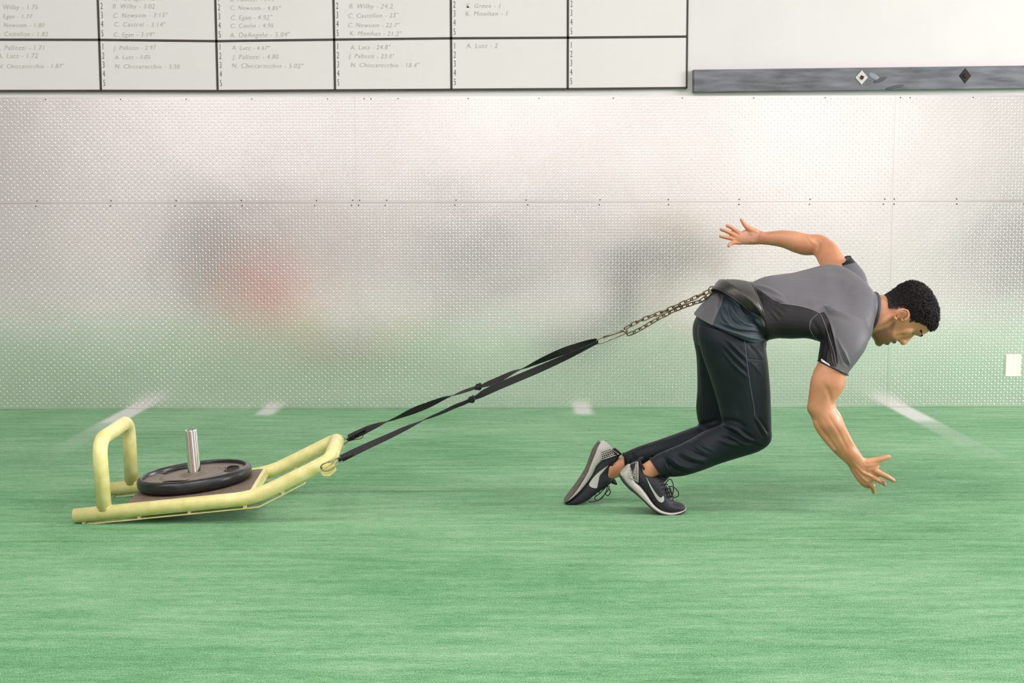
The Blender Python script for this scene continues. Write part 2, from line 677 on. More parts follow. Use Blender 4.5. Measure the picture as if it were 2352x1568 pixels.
structure(MB().box((9, -6.8, -0.2), (9.2, WY + 0.2, 4.5)).build('wall_right', M['hall']))
structure(MB().box((-9.2, -6.8, 4.5), (9.2, WY + 0.2, 4.7)).build('ceiling', M['ceiling']))

SEAM = P(1176, 464.5, WY)[2]
TOP = P(1176, 221, WY)[2]
XS = [-6.73, -3.79, P(820, 600, WY)[0], P(2046, 600, WY)[0], 5.02, 7.96]


def tread_patch(x0, x1, z0, z1, y, name, parent):
    ph, pz = 0.0179, 0.0163
    i0, i1 = int(math.ceil((x0 + .01) / ph)), int((x1 - .01) / ph)
    j0, j1 = int(math.ceil((z0 + .008) / pz)), int((z1 - .008) / pz)
    I, J = np.meshgrid(np.arange(i0, i1 + 1), np.arange(j0, j1 + 1))
    I, J = I.ravel(), J.ravel()
    cx, cz = I * ph, J * pz
    ang = np.where((I + J) % 2 == 0, math.radians(52), math.radians(-38))
    dx, dz = np.cos(ang), np.sin(ang)
    L, W, T = 0.0092, 0.0027, 0.0015
    n = len(cx)
    V = np.zeros((n, 5, 3))
    for k, (a, c, t) in enumerate([(-L, 0, 0), (0, -W, 0), (L, 0, 0), (0, W, 0), (0, 0, T)]):
        V[:, k, 0] = cx + dx * a - dz * c
        V[:, k, 2] = cz + dz * a + dx * c
        V[:, k, 1] = y - t
    base = (np.arange(n) * 5)[:, None, None]
    tri = np.array([[0, 1, 4], [1, 2, 4], [2, 3, 4], [3, 0, 4]])[None]
    Fc = (base + tri).reshape(-1, 3)
    me = bpy.data.meshes.new(name)
    V = V.reshape(-1, 3)
    me.vertices.add(len(V))
    me.vertices.foreach_set('co', V.reshape(-1))
    me.loops.add(len(Fc) * 3)
    me.loops.foreach_set('vertex_index', Fc.reshape(-1).astype(np.int32))
    me.polygons.add(len(Fc))
    me.polygons.foreach_set('loop_start', (np.arange(len(Fc)) * 3).astype(np.int32))
    me.update(calc_edges=True)
    me.validate()
    me.materials.append(M['tread'])
    o = bpy.data.objects.new(name, me)
    COL.objects.link(o)
    o.parent = parent
    o.matrix_parent_inverse = parent_world(parent).inverted()
    o['kind'] = 'stuff'
    return o


screw_px_seam = [[85, 255, 404, 558, 725, 810], [827, 888, 1047, 1210, 1378, 1536, 1696, 1860, 2030], [2052, 2198, 2352], []]
for si in range(5):
    x0, x1 = XS[si] + 0.0004, XS[si + 1] - 0.0004
    for (z0, z1) in ((0.001, SEAM - 0.0008), (SEAM + 0.0008, TOP)):
        sheet = MB().box((x0, WY - 0.001, z0), (x1, WY + 0.0055, z1)).build('metal_panel', M['tread'], wb)
        if si < 4 and not (si == 0):
            tread_patch(max(x0, -4.6), min(x1, 4.6), z0, z1, WY - 0.001, 'tread_pattern', sheet)
        sc = MB()
        xs = [P(p, 465, WY)[0] + random.uniform(-.004, .004) for p in (screw_px_seam[si - 1] if 1 <= si <= 3 else [])]
        zz = z1 - 0.014 if z0 < 0.1 else z0 + 0.012
        for xx in xs:
            jx = random.uniform(-.006, .006)
            sc.ell((xx + jx, WY - 0.0022, zz), ((0.0042, 0, 0), (0, 0, 0.0042), (0, -0.0028, 0)), 8, 5)
            if z0 > 0.1:
                sc.ell((xx + jx + .07, WY - 0.0022, z1 - 0.012), ((0.0036, 0, 0), (0, 0, 0.0036), (0, -0.0024, 0)), 8, 5)
        if xs:
            s_ = sc.build('screws', M['screw'], sheet, smooth=True)
            s_['kind'] = 'stuff'

# record board
BY = WY - 0.012
X0b, X1b = -3.42, P(1577, 120, BY)[0]
zb_l, zb_r = P(300, 207.5, BY)[2], P(1560, 204, BY)[2]
ZT = 2.95
rb = thing('record_board', 'large white record board ruled into cells with dark tape lines and numbered handwritten entries', 'board', (0, BY, zb_l))
mb = MB()
mb.add([(X0b, BY, zb_l), (X1b, BY, zb_r), (X1b, BY, ZT), (X0b, BY, ZT), (X0b, WY + .005, zb_l), (X1b, WY + .005, zb_r), (X1b, WY + .005, ZT), (X0b, WY + .005, ZT)],
       [(0, 1, 2, 3), (7, 6, 5, 4), (0, 4, 5, 1), (1, 5, 6, 2), (2, 6, 7, 3), (3, 7, 4, 0)])
mb.build('panel', M['board_white'], rb)
colpx = [(-36, 207), (232, 207), (500, 207), (769.5, 206), (1037, 205), (1304, 204), (1577, 203)]
colx = [P(a, b_, BY)[0] for a, b_ in colpx]


def strip(xa, za, xb, zb, w, name, mt=None):
    d = np.array([xb - xa, 0, zb - za])
    d /= np.linalg.norm(d)
    nn = np.array([-d[2], 0, d[0]]) * w / 2
    a, b_ = np.array([xa, 0, za]), np.array([xb, 0, zb])
    V = []
    for y in (BY - 0.0015, BY + 0.0005):
        for p in (a - nn, b_ - nn, b_ + nn, a + nn):
            V.append((p[0], y, p[2]))
    return MB().add(V, [(0, 1, 2, 3), (7, 6, 5, 4), (0, 4, 5, 1), (1, 5, 6, 2), (2, 6, 7, 3), (3, 7, 4, 0)]).build(name, mt or M['tape'], rb)


def zpx(px, py):
    return P(px, py, BY)[2]


for i, x in enumerate(colx):
    strip(x, zpx(colpx[i][0], colpx[i][1]), x, ZT - .002, 0.012 if i < 6 else 0.010, 'tape_line')
rows = [[(-60, 209), (232, 208.5), (500, 209), (769, 207.5), (1037, 206), (1304, 204.5), (1577, 202)],
        [(-60, 91), (225, 91.5), (498, 94.5), (766, 91), (1034, 88), (1303, 86.5), (1577, 84)]]
rows.append([(a, b_ - 118) for a, b_ in rows[1]])
for r in rows:
    for (a, b_), (c, d) in zip(r[:-1], r[1:]):
        strip(P(a, b_, BY)[0], zpx(a, b_), P(c, d, BY)[0], zpx(c, d), 0.0125, 'tape_line')
strip(X0b, zpx(-60, 209), colx[0], zpx(-60, 209), 0.0125, 'tape_line')

names_top = [['B. Pallozzi - 1.73', 'B. Wilby - 1.75', 'C. Egan - 1.77', 'C. Newsom - 1.80', 'C. Castellon - 1.82'],
             ['A. Padragon - 2.98', 'B. Wilby - 3:02', 'C. Newsom - 3:13"', 'C. Castrel - 3:14"', 'C. Egan - 3:19"'],
             ['B. Pallozzi - 4.73', 'C. Newsom - 4.85"', 'C. Egan - 4.92"', 'C. Conlin - 4.96', 'A. DeAngelo - 5.04"'],
             ['A. Patrick - 25.2', 'B. Wilby - 24.2', 'C. Castellon - 23"', 'C. Newsom - 22.7"', 'K. Monihan - 21.2"'],
             ['J. Castellon - 2', 'K. Green - 1', 'K. Monihan - 1', '', ''], ['', '', '', '', '']]
names_bot = [['J. Pallozzi - 1.71', 'A. Lutz - 1.72', 'N. Chiccarecchio - 1.87"'],
             ['J. Pallozzi - 2.97', 'A. Lutz - 3:05', 'N. Chiccarecchio - 3:30'],
             ['A. Lutz - 4.67"', 'J. Pallozzi - 4.80', 'N. Chiccarecchio - 5.02"'],
             ['A. Lutz - 24.8"', 'J. Pallozzi - 23.0"', 'N. Chiccarecchio - 18.4"'],
             ['A. Lutz - 2'], []]
for ci in range(6):
    xl = colx[ci]
    nums, hand = [], []
    for blk, (names, ybase) in enumerate(((names_top, rows[1][ci][1] - 9.5), (names_bot, rows[0][ci][1] - 12.5))):
        for k in range(5):
            yy = ybase - (4 - k) * 20.8 + 1.5
            if yy < -30:
                continue
            pxn = colpx[ci][0] - (7 if blk == 0 else 0)
            nx = xl + 0.0135
            link_text(text_obj(str(k + 1), 'numerals', 0.050, M['ink'], rb, (nx, BY - 0.0012, zpx(pxn, yy)), sx=0.50, bold=-0.0009), 'numeral', rb)
            if k < len(names[ci]) and names[ci][k]:
                s_ = names[ci][k]
                off = random.uniform(-.004, .006)
                link_text(text_obj(s_, 'handwriting', 0.034 + random.uniform(-.002, .003), M['faint_ink'], rb,
                                     (xl + 0.078 + off + (0.0 if blk == 0 else 0.004), BY - 0.0012, zpx(pxn, yy - random.uniform(-1, 2))),
                                     sx=0.95, shear=0.18, space=1.12, rot=random.uniform(-.012, .012), bold=-0.0006), 'handwritten_entry', rb)

# timber beam on the wall
Y0 = WY - 0.045
bm_ = thing('timber_beam', 'weathered grey black timber beam bolted high on the wall right of the board', 'beam', P(1593, 186, Y0))
wood = mat('stained_timber', (0.115, 0.118, 0.132), 0.45, noise=0.30, nscale=5, stretch=(1.2, 1, 7), bump=0.25, bscale=40, color2=(0.20, 0.208, 0.235))
a, b_, c, d = P(1593, 212, Y0), P(2420, 202.5, Y0), P(2420, 149.5, Y0), P(1593, 160, Y0)
e_ = 0.004
mb = MB()
fr = [a + (e_, 0, e_), b_ + (0, 0, e_), c + (0, 0, -e_), d + (e_, 0, -e_)]
md_ = [p + (0, e_, 0) for p in (a, b_, c, d)]
bk = [np.array([p[0], WY + .005, p[2]]) for p in (a, b_, c, d)]
mb.add(fr + md_ + bk, [(0, 1, 2, 3)] + [(i, i + 4, (i + 1) % 4 + 4, (i + 1) % 4) for i in range(4)] +
       [(i + 4, i + 8, (i + 1) % 4 + 8, (i + 1) % 4 + 4) for i in range(4)] + [(11, 10, 9, 8)])
mb.build('plank', wood, bm_)
# knots / cut marks are proud chips of the grain
for (kx, ky, kw, kh, an) in ((2008, 176, 15, 6, 0.5), (2022, 183, 17, 5, -0.35), (2055, 200, 22, 4, -0.2)):
    cpt = P(kx, ky, Y0)
    s_ = Y0 / F
    MB().ell(cpt, ((kw * s_ * math.cos(an), 0, -kw * s_ * math.sin(an)), (0, 0.0018, 0), (kh * s_ * math.sin(an), 0, kh * s_ * math.cos(an))), 14, 8).build('knot', mat('knot_wood', (0.075, 0.075, 0.082) if kh < 6 else (0.25, 0.26, 0.28), 0.5), bm_, smooth=True)
for (wx, wy, dark) in ((1979, 178, False), (2217, 174, True)):
    cpt = P(wx, wy, Y0 - .001)
    s_ = Y0 / F
    hw, hh = 15.5 * s_, 17.5 * s_
    if dark:
        hw, hh = 13.5 * s_, 17 * s_
    V = []
    for y, q in ((Y0 - 0.004, 0.9), (Y0 - 0.001, 1.0), (Y0 + 0.001, 1.0)):
        V += [(cpt[0] - hw * q, y, cpt[2]), (cpt[0], y, cpt[2] - hh * q), (cpt[0] + hw * q, y, cpt[2]), (cpt[0], y, cpt[2] + hh * q)]
    fc = [(0, 1, 2, 3)]
    for r_ in (0, 4):
        for k in range(4):
            fc.append((r_ + k, r_ + 4 + k, r_ + 4 + (k + 1) % 4, r_ + (k + 1) % 4))
    w_ = MB().add(V, fc).build('washer', M['bolt'] if dark else M['galv'], bm_)
    w_['label'] = 'dark diamond washer' if dark else 'bright galvanised diamond washer'
    hexr = [np.array([[cpt[0] + 5.2 * s_ * math.cos(t), y, cpt[2] + 5.2 * s_ * math.sin(t)] for t in np.arange(4) * math.pi / 2 + .35]) for y in (Y0 - 0.003, Y0 - 0.012)]
    MB().rings(hexr).build('nut', M['bolt'], w_)

# cover plate on the metal wall
c0 = P(2326, 839, WY)
hp = (WY) / F
op = thing('wall_cover_plate', 'small cream blank cover plate on the metal wall near the right edge', 'cover plate', c0)
MB().box((c0[0] - 18 * hp, WY - 0.009, c0[2] - 26 * hp), (c0[0] + 18 * hp, WY + .003, c0[2] + 26 * hp), 0.003).build('plate', M['plate_white'], op)
sc = MB()
for dz in (-.042, .042):
    sc.ell((c0[0], WY - 0.009, c0[2] + dz), ((0.003, 0, 0), (0, 0, 0.003), (0, -0.0012, 0)), 8, 4)
sc.build('screws', M['plate_white'], op, smooth=True)['kind'] = 'stuff'

# unseen props added to give the metal wall something to mirror
t = thing('added_foam_box', 'red foam jump box standing out of frame to the left', 'box', (-2.3, 1.55, 0))
MB().box((-2.72, 1.3, 0.0), (-2.12, 1.8, 0.50)).build('block', M['red_vinyl'], t)
MB().box((-2.73, 1.29, 0.50), (-2.11, 1.81, 0.52)).build('lid_panel', M['red_vinyl'], t)


def added_tyre_stack(x, y, n, R_, label):
    tt = thing('added_tyre_stack', label, 'tyre stack', (x, y, 0))
    for k in range(n):
        z0 = k * .25
        prof_ = [(R_ * .55, .02), (R_ * .8, 0), (R_ * .97, .03), (R_, .08), (R_, .17), (R_ * .97, .22), (R_ * .8, .25), (R_ * .55, .23)]
        MB().rings([np.array([[x + r_ * math.cos(a), y + r_ * math.sin(a), z0 + h_] for a in np.arange(24) * math.pi / 12]) for r_, h_ in prof_], cap=False, close=True).build('tyre', M['black_paint'], tt, smooth=True)


added_tyre_stack(-3.55, -0.9, 5, .42, 'black tyres stacked out of frame behind the red box')
added_tyre_stack(-0.45, -2.3, 4, .50, 'black tyres stacked behind the camera')
added_tyre_stack(5.9, -0.6, 4, .55, 'black tyres stacked out of frame to the right')
added_tyre_stack(6.9, -1.2, 5, .45, 'black tyres stacked out of frame, furthest to the right')
t = thing('added_dumbbell_rack', 'black steel dumbbell rack against the hall wall behind the camera', 'rack', (-1, -6.2, 0))
for lx in (-4.2, 1.4):
    MB().box((lx, -6.5, 0), (lx + .08, -6.0, 1.1)).build('upright', M['black_paint'], t)
for z in (.35, .95):
    MB().box((-4.12, -6.45, z), (1.4, -6.05, z + .06)).build('shelf', M['black_paint'], t)

# ------------------------------------------------------------------ sled


def fillet(pts, rad, k=7):
    pts = [np.array(p, float) for p in pts]
    out = [pts[0]]
    for i in range(1, len(pts) - 1):
        a, b, c = pts[i - 1], pts[i], pts[i + 1]
        r = rad[i - 1] if hasattr(rad, '__len__') else rad
        u, v = (a - b) / np.linalg.norm(a - b), (c - b) / np.linalg.norm(c - b)
        p, q = b + u * r, b + v * r
        for j in range(k + 1):
            t = j / k
            out.append((1 - t) ** 2 * p + 2 * t * (1 - t) * b + t * t * q)
    out.append(pts[-1])
    return out


YN, YF = 4.60, 5.03
FAR = np.array([-0.026, YF - YN, 0])
TR = 0.0258
sN = [P(171, 1184, YN), P(583, 1143, YN), P(757, 1057, YN)]
sl = thing('weight_sled', 'pale yellow tubular push sled standing tilted on the turf', 'sled', (sN[0][0], (YN + YF) / 2, 0))
path = fillet([sN[0], sN[1], sN[2], sN[2] + FAR, sN[1] + FAR, sN[0] + FAR], [.07, .055, .055, .07])
fr = MB().tube(path, TR, n=20)
fr.build('frame', M['yellow'], sl, smooth=True)
# deck and its front bar
rdir = (sN[1] - sN[0]) / np.linalg.norm(sN[1] - sN[0])
upn = np.array([-rdir[2], 0, rdir[0]])


def onrail(px):
    """point of the near rail axis above picture column px"""
    t = (P(px, 1160, YN)[0] - sN[0][0]) / (sN[1][0] - sN[0][0])
    return sN[0] + (sN[1] - sN[0]) * t


d0, d1 = onrail(288), onrail(574)
th = 0.006
top = TR * 0.86
V = []
for hgt in (top, top - th):
    for p in (d0 + [0, .010, 0], d1 + [0, .010, 0], d1 + FAR - [0, .010, 0], d0 + FAR - [0, .010, 0]):
        V.append(p + upn * hgt)
MB().add(V, [(0, 1, 2, 3), (7, 6, 5, 4), (0, 4, 5, 1), (1, 5, 6, 2), (2, 6, 7, 3), (3, 7, 4, 0)]).build('deck_plate', M['deck'], sl)
V = []
for hgt in (top + .002, top - .03):
    for p in (d1 + [0, .012, 0], d1 + rdir * .014 + [0, .012, 0], d1 + rdir * .014 + FAR - [0, .012, 0], d1 + FAR - [0, .012, 0]):
        V.append(p + upn * hgt)
MB().add(V, [(0, 1, 2, 3), (7, 6, 5, 4), (0, 4, 5, 1), (1, 5, 6, 2), (2, 6, 7, 3), (3, 7, 4, 0)]).build('front_bar', M['yellow'], sl)
# push handle
hb = onrail(240)
ht = hb + upn * 0.262 + rdir * 0.014
hf = hb + FAR
hpth = fillet([hb + upn * .012, ht, ht + FAR + rdir * .0 + [0.006, 0, 0], hf + upn * .012], [.075, .075], 9)
MB().tube(hpth, TR * 1.02, n=20).build('push_handle', M['yellow'], sl, smooth=True)
for b0 in (hb, hf):
    ring = [b0 + upn * (TR * .93) + (TR * 1.08) * (math.cos(a) * rdir * 1.0 + math.sin(a) * np.array([0, .8, 0])) - upn * (abs(math.sin(a)) * .008) for a in np.arange(20) * 2 * math.pi / 20]
    MB().tube(ring, .0035, n=6, close=True).build('weld_bead', M['weld'], sl, smooth=True)
# skids with their spacers
for off in (np.zeros(3), FAR):
    A = [sN[0] + off + rdir * .012, sN[1] + off + rdir * .01, sN[1] + off + (sN[2] - sN[1]) * .62]
    fd = (A[2] - A[1]) / np.linalg.norm(A[2] - A[1])
    un2 = np.array([-fd[2], 0, fd[0]])
    bis = upn + un2
    bis /= np.linalg.norm(bis)
    dn = TR + .0060
    R = []
    pts = [(A[0], upn), (A[1] - rdir * .05, upn), (A[1], bis), (A[1] + fd * .05, un2), (A[2], un2)]
    for p, u in pts:
        c = p - u * dn
        R.append(np.array([c + [0, -.011, 0], c + [0, .011, 0], c + [0, .011, 0] - u * .0035, c + [0, -.011, 0] - u * .0035]))
    sk = MB().rings(R).build('skid', M['yellow'], sl)
    for f_, (a_, b2, u) in zip((.03, .34, .62, .93, .52), ((A[0], A[1], upn),) * 4 + ((A[1], A[2], un2),)):
        c = a_ + (b2 - a_) * f_ - u * (TR + .002)
        dd = (b2 - a_) / np.linalg.norm(b2 - a_)
        Rr = [np.array([c + dd * s1 * .0055 + np.array([0, y, 0]) + u * z for y, z in ((-.009, -.006), (.009, -.006), (.009, .012), (-.009, .012))]) for s1 in (-1, 1)]
        MB().rings(Rr).build('spacer', M['weld'], sk)
# chrome post
PC = onrail(430) + FAR * 0.60 + upn * top
pb = P(447, 1094, PC[1])
PC = np.array([P(449, 1096, PC[1])[0], PC[1], PC[2]])
upp = upn + rdir * .036
R = []
for h_, r_ in ((0.0, .0235), (.004, .0245), (.012, .0245), (.016, .0235), (.2, .0235), (.205, .0225)):
    c = PC + upp * h_
    R.append(np.array([c + r_ * (math.cos(a) * rdir + math.sin(a) * np.array([0, 1, 0])) for a in np.arange(28) * 2 * math.pi / 28]))
post = MB().rings(R, cap=False)
Ri = [R[-1], ]
for h_, r_ in ((.205, .0195), (.15, .0195)):
    c = PC + upp * h_
    Ri.append(np.array([c + r_ * (math.cos(a) * rdir + math.sin(a) * np.array([0, 1, 0])) for a in np.arange(28) * 2 * math.pi / 28]))
post.rings(Ri, cap=False)
po = post.build('weight_post', M['chrome'], sl, smooth=True)
po['label'] = 'chrome upright post'
c = PC + upp * .16
MB().ell(c, (rdir * .0194, (0, .0194, 0), upn * .002), 20, 6).build('post_bore', M['post_hole'], po, smooth=True)
# tow eyes at the front
for off, sgn in ((np.zeros(3), -1), (FAR, 1)):
    c = sN[2] + off + (sN[1] - sN[2]) * .06
    fd = (sN[2] - sN[1]) / np.linalg.norm(sN[2] - sN[1])
    un2 = np.array([-fd[2], 0, fd[0]])
    ey = c - un2 * (TR + .004) + np.array([0, sgn * .012, 0]) * (1 if sgn < 0 else -1)
    V = [ey + fd * a_ + np.array([0, y, 0]) + un2 * z for y in (-.004, .004) for a_, z in ((-.03, .012), (.03, .012), (.026, -.012), (-.004, -.02), (-.024, -.008))]
    MB().add(V, [(0, 1, 2, 3, 4), (9, 8, 7, 6, 5)] + [(i, i + 5, (i + 1) % 5 + 5, (i + 1) % 5) for i in range(5)]).build('tow_eye', M['yellow'], sl)

# weight plate lying on the deck, threaded on the post
R0, PT = 0.213, 0.040
pc = PC + upn * 0.001
plt = thing('weight_plate', 'round black rubber rimmed weight plate lying flat on the sled deck around the post', 'weight plate', pc)
E1, E2 = rdir, np.array([0, 1.0, 0])


def lathe(prof, n=72):
    return [np.array([pc + r_ * (math.cos(a) * E1 + math.sin(a) * E2) + upn * h_ for a in np.arange(n) * 2 * math.pi / n]) for r_, h_ in prof]


prof = [(.186, .004), (.190, .002), (.200, .001), (.208, .006), (.2125, .014), (.2135, .022), (.212, .030), (.207, .036), (.199, .040),
        (.195, .0405), (.1915, .038), (.190, .033), (.188, .022)]
prof = [(a_, b2 * 1.18) for a_, b2 in prof]
MB().rings(lathe(prof), cap=False, close=True).build('rim', M['rubber'], plt, smooth=True)
# web with three grip slots
na, rad = 72, [.024, .04, .055, .070, .085, .10, .115, .130, .146, .160, .172, .189]
slots = [(math.radians(x), math.radians(23)) for x in (12, 132, 252)]


def inslot(i, j):
    a = (j + .5) * 2 * math.pi / na
    r_ = (rad[i] + rad[i + 1]) / 2
    for c_, h_ in slots:
        dd = abs((a - c_ + math.pi) % (2 * math.pi) - math.pi)
        if dd < h_ and .118 < r_ < .168:
            return True
    return False


web = MB()


def wp(i, j, hgt):
    a = j * 2 * math.pi / na
    hh = hgt + (0.006 if rad[i] < .05 and hgt > .01 else 0) + (.003 if .10 < rad[i] < .118 and hgt > .01 else 0)
    return pc + rad[i] * (math.cos(a) * E1 + math.sin(a) * E2) + upn * hh


for i in range(len(rad) - 1):
    for j in range(na):
        if inslot(i, j):
            continue
        T = [wp(i, j, .034), wp(i + 1, j, .034), wp(i + 1, j + 1, .034), wp(i, j + 1, .034)]
        B_ = [wp(i, j, .004), wp(i + 1, j, .004), wp(i + 1, j + 1, .004), wp(i, j + 1, .004)]
        fc = [(0, 1, 2, 3), (7, 6, 5, 4)]
        for (di, dj, e2) in ((1, 0, (1, 5, 6, 2)), (-1, 0, (3, 7, 4, 0)), (0, 1, (2, 6, 7, 3)), (0, -1, (0, 4, 5, 1))):
            ii, jj = i + di, (j + dj) % na
            if ii < 0 or (ii < len(rad) - 1 and inslot(ii, jj)):
                fc.append(e2)
        web.add(T + B_, fc)
w_ = web.build('web_disc', M['platecore'], plt)
w_['label'] = 'brownish recessed web with three grip slots'
for c_, h_ in slots:
    lip = []
    for k in range(28):
        a = k / 28 * 2 * math.pi
        aa, rr_ = c_ + h_ * 1.0 * math.cos(a), .143 + .026 * math.sin(a)
        lip.append(pc + rr_ * (math.cos(aa) * E1 + math.sin(aa) * E2) + upn * .035)
    MB().tube(lip, .0030, n=8, close=True).build('grip_lip', M['rubber'], plt, smooth=True)
MB().rings(lathe([(.0255, .002), (.0255, .042), (.028, .044), (.036, .043), (.039, .039), (.039, .030)], 40), cap=False).build('hub', M['platecore'], plt, smooth=True)

# ------------------------------------------------------------------ tow rig
JY = 4.84


def strap(name, label, pts, y0, y1, side):
    """pts: (px,py,signed half width px) from the chain end to the sled end"""
    A = catmull(pts, 5)
    L = A[:, 0]
    Yv = y0 + (y1 - y0) * (L - L[0]) / (L[-1] - L[0])
    full = 8.4
    C = np.array([P(a[0], a[1], y) for a, y in zip(A, Yv)])
    R = []
    for i in range(len(A)):
        t = C[min(i + 1, len(C) - 1)] - C[max(i - 1, 0)]
        t /= np.linalg.norm(t)
        view = C[i] - np.array([0, 0, H])
        view /= np.linalg.norm(view)
        up = np.cross(t, view)
        up /= np.linalg.norm(up)
        w = np.clip(A[i][2] / full, -1, 1)
        ang = math.asin(w)
        wd = up * math.sin(ang) + view * math.cos(ang)
        wd = wd - t * (wd @ t)
        wd /= np.linalg.norm(wd)
        nn = np.cross(t, wd)
        hw = full * Yv[i] / F
        T = .0011
        R.append(np.array([C[i] + wd * hw + nn * T, C[i] - wd * hw + nn * T, C[i] - wd * hw - nn * T, C[i] + wd * hw - nn * T]))
    o = thing(name, label, 'strap', C[-1])
    MB().rings(R).build('webbing', M['web'], o, smooth=False)
    return o, C, Yv


up_pts = [(1372, 780.5, 4), (1358, 786, 7), (1335, 793, 8), (1290, 808, 8), (1240, 829, 5), (1205, 845, 1.2), (1180, 854, -3), (1140, 874, -6.5), (1118, 882, -5), (1104, 887, -2.5),
          (1092, 890, -3), (1070, 897, -3), (1045, 906, -1), (1020, 914, 3), (985, 929, 6.5), (950, 943, 7), (915, 958, 3), (895, 966, 1), (870, 975, -4), (845, 985, -7), (826, 994, -8), (800, 1006, -7)]
lo_pts = [(1374, 785, 3), (1355, 794, 3.5), (1320, 811, 5), (1280, 829, 7), (1230, 851, 8), (1180, 872, 8.2), (1140, 889, 8.2), (1112, 902, 7.5), (1098, 910, 5), (1084, 916, 3.5),
          (1066, 925, 4), (1045, 933, 4), (1015, 947, 3), (985, 959, 1.6), (965, 968, -1), (930, 984, -4.5), (890, 1003, -6), (850, 1021, -7), (810, 1040, -8), (784, 1053, -8)]
s1, C1, _ = strap('tow_strap', 'black webbing tow strap hooked to the far corner of the sled, upper of the two', up_pts, JY + .02, YF - .02, 1)
s2, C2, _ = strap('tow_strap', 'black webbing tow strap hooked to the near corner of the sled, lower of the two', lo_pts, JY - .02, YN + .01, -1)
for (s_, kx, ky, ky_) in ((s1, 1099, 888.5, 4.93), (s2, 1083, 917.5, 4.72)):
    kc = P(kx, ky, ky_)
    dx = (P(kx + 10, ky - 4.3, ky_) - kc)
    dx /= np.linalg.norm(dx)
    dz = np.array([-dx[2], 0, dx[0]])
    kn = MB()
    kn.ell(kc, (dx * .014, (0, .011, 0), dz * .0095), 12, 8)
    kn.ell(kc + dx * .010 + dz * .003, (dx * .006, (0, .010, 0), dz * .011), 10, 6)
    kn.ell(kc - dx * .012, (dx * .006, (0, .008, 0), dz * .008), 10, 6)
    lp = [kc + dx * (.010 * math.cos(a)) + dz * (.0105 * math.sin(a)) + np.array([0, -.008 * math.cos(a * 1.0), 0]) for a in np.arange(14) * 2 * math.pi / 14]
    kn.tube(lp, .0032, n=6, close=True)
    kn.build('knot', M['web'], s_, smooth=True)
for s_, q, yy in ((s1, [(838, 984), (822, 993), (806, 1002), (798, 1010)], YF - .03), (s2, [(808, 1041), (797, 1047), (786, 1052), (779, 1057)], YN)):
    limb_mb = MB()
    pts = [P(a[0], a[1], yy) for a in q]
    limb_mb.tube(pts, [.0125, .014, .0135, .012], n=12, flat=.45)
    limb_mb.build('sewn_loop', M['web'], s_, smooth=True)


def wire(name, label, cat, pts, r, m, Y, close=True):
    o = thing(name, label, cat, P(pts[0][0], pts[0][1], Y))
    A = catmull([(a[0], a[1], a[2] if len(a) > 2 else 0) for a in pts], 4, close)
    MB().tube([P(a[0], a[1], Y) + np.array([0, a[2], 0]) for a in A], r, n=8, close=close).build('wire_body', m, o, smooth=True)
    return o


cn = wire('snap_hook', 'small steel snap hook joining the lower strap to the sled corner nearest the camera', 'snap hook',
          [(740, 1068, -.03), (744, 1062, -.034), (756, 1057, -.034), (768, 1054, -.022), (779, 1051, 0), (784, 1055, .004), (781, 1060, 0), (772, 1068, -.014), (762, 1075, -.022), (752, 1078, -.026), (743, 1075, -.03)],
          .0022, M['steel'], YN)
MB().tube([P(756, 1057, YN) + (0, -.034, 0), P(768, 1053.5, YN) + (0, -.022, 0), P(777, 1051.5, YN) + (0, -.002, 0)], .0030, n=8).build('gate', M['steel'], cn, smooth=True)
MB().ell(P(741, 1069, YN) + (0, -.030, 0), ((.005, 0, 0), (0, .004, 0), (0, 0, .006)), 10, 6).build('gate_nose', M['steel'], cn, smooth=True)
cf = wire('snap_hook', 'small steel snap hook joining the upper strap to the far sled corner', 'snap hook',
          [(760, 1014), (768, 1010), (782, 1007), (797, 1007), (812, 996), (824, 988), (833, 992), (834, 1001), (828, 1007), (812, 1010), (798, 1014), (786, 1023), (774, 1028), (764, 1024)],
          .0021, M['steel'], YF - .005)
MB().tube([P(805, 1000, YF - .02), P(811, 1003, YF - .03), P(815, 1010, YF - .02)], .0014, n=6).build('keeper_wire', M['steel'], cf, smooth=True)

hk = wire('carabiner', 'long slim steel carabiner joining both black straps to the chain', 'carabiner',
          [(1371, 784), (1374, 779), (1384, 774.5), (1405, 768), (1425, 761), (1437, 757.5), (1441, 760), (1437, 765), (1425, 770), (1405, 778), (1388, 785), (1377, 788.5)],
          .0030, M['steel'], JY)
MB().tube([P(1386, 774, JY), P(1410, 766, JY), P(1432, 759, JY)], .0042, n=8).build('gate', M['steel'], hk, smooth=True)
MB().tube([P(1431, 757, JY), P(1436, 761, JY), P(1440, 764, JY)], .0052, n=8).build('gate_sleeve', M['steel'], hk, smooth=True)

# chain: one length folded through the belt ring
ch = thing('steel_chain', 'doubled length of weathered steel link chain running up to the belt ring', 'chain', P(1440, 760, JY))


def link_mesh():
    L, W, r_ = .0150, .0068, .0024
    pts = []
    for k in range(9):
        a = -math.pi / 2 + math.pi * k / 8
        pts.append((L - W + W * math.cos(a), W * math.sin(a), 0))
    for k in range(9):
        a = math.pi / 2 + math.pi * k / 8
        pts.append((-L + W + W * math.cos(a), W * math.sin(a), 0))
    return MB().tube(pts, r_, n=7, close=True)


lmesh = np_mesh('link', link_mesh().V, link_mesh().F, True)
lmesh.materials.append(M['chainsteel'])
pitch = .0236


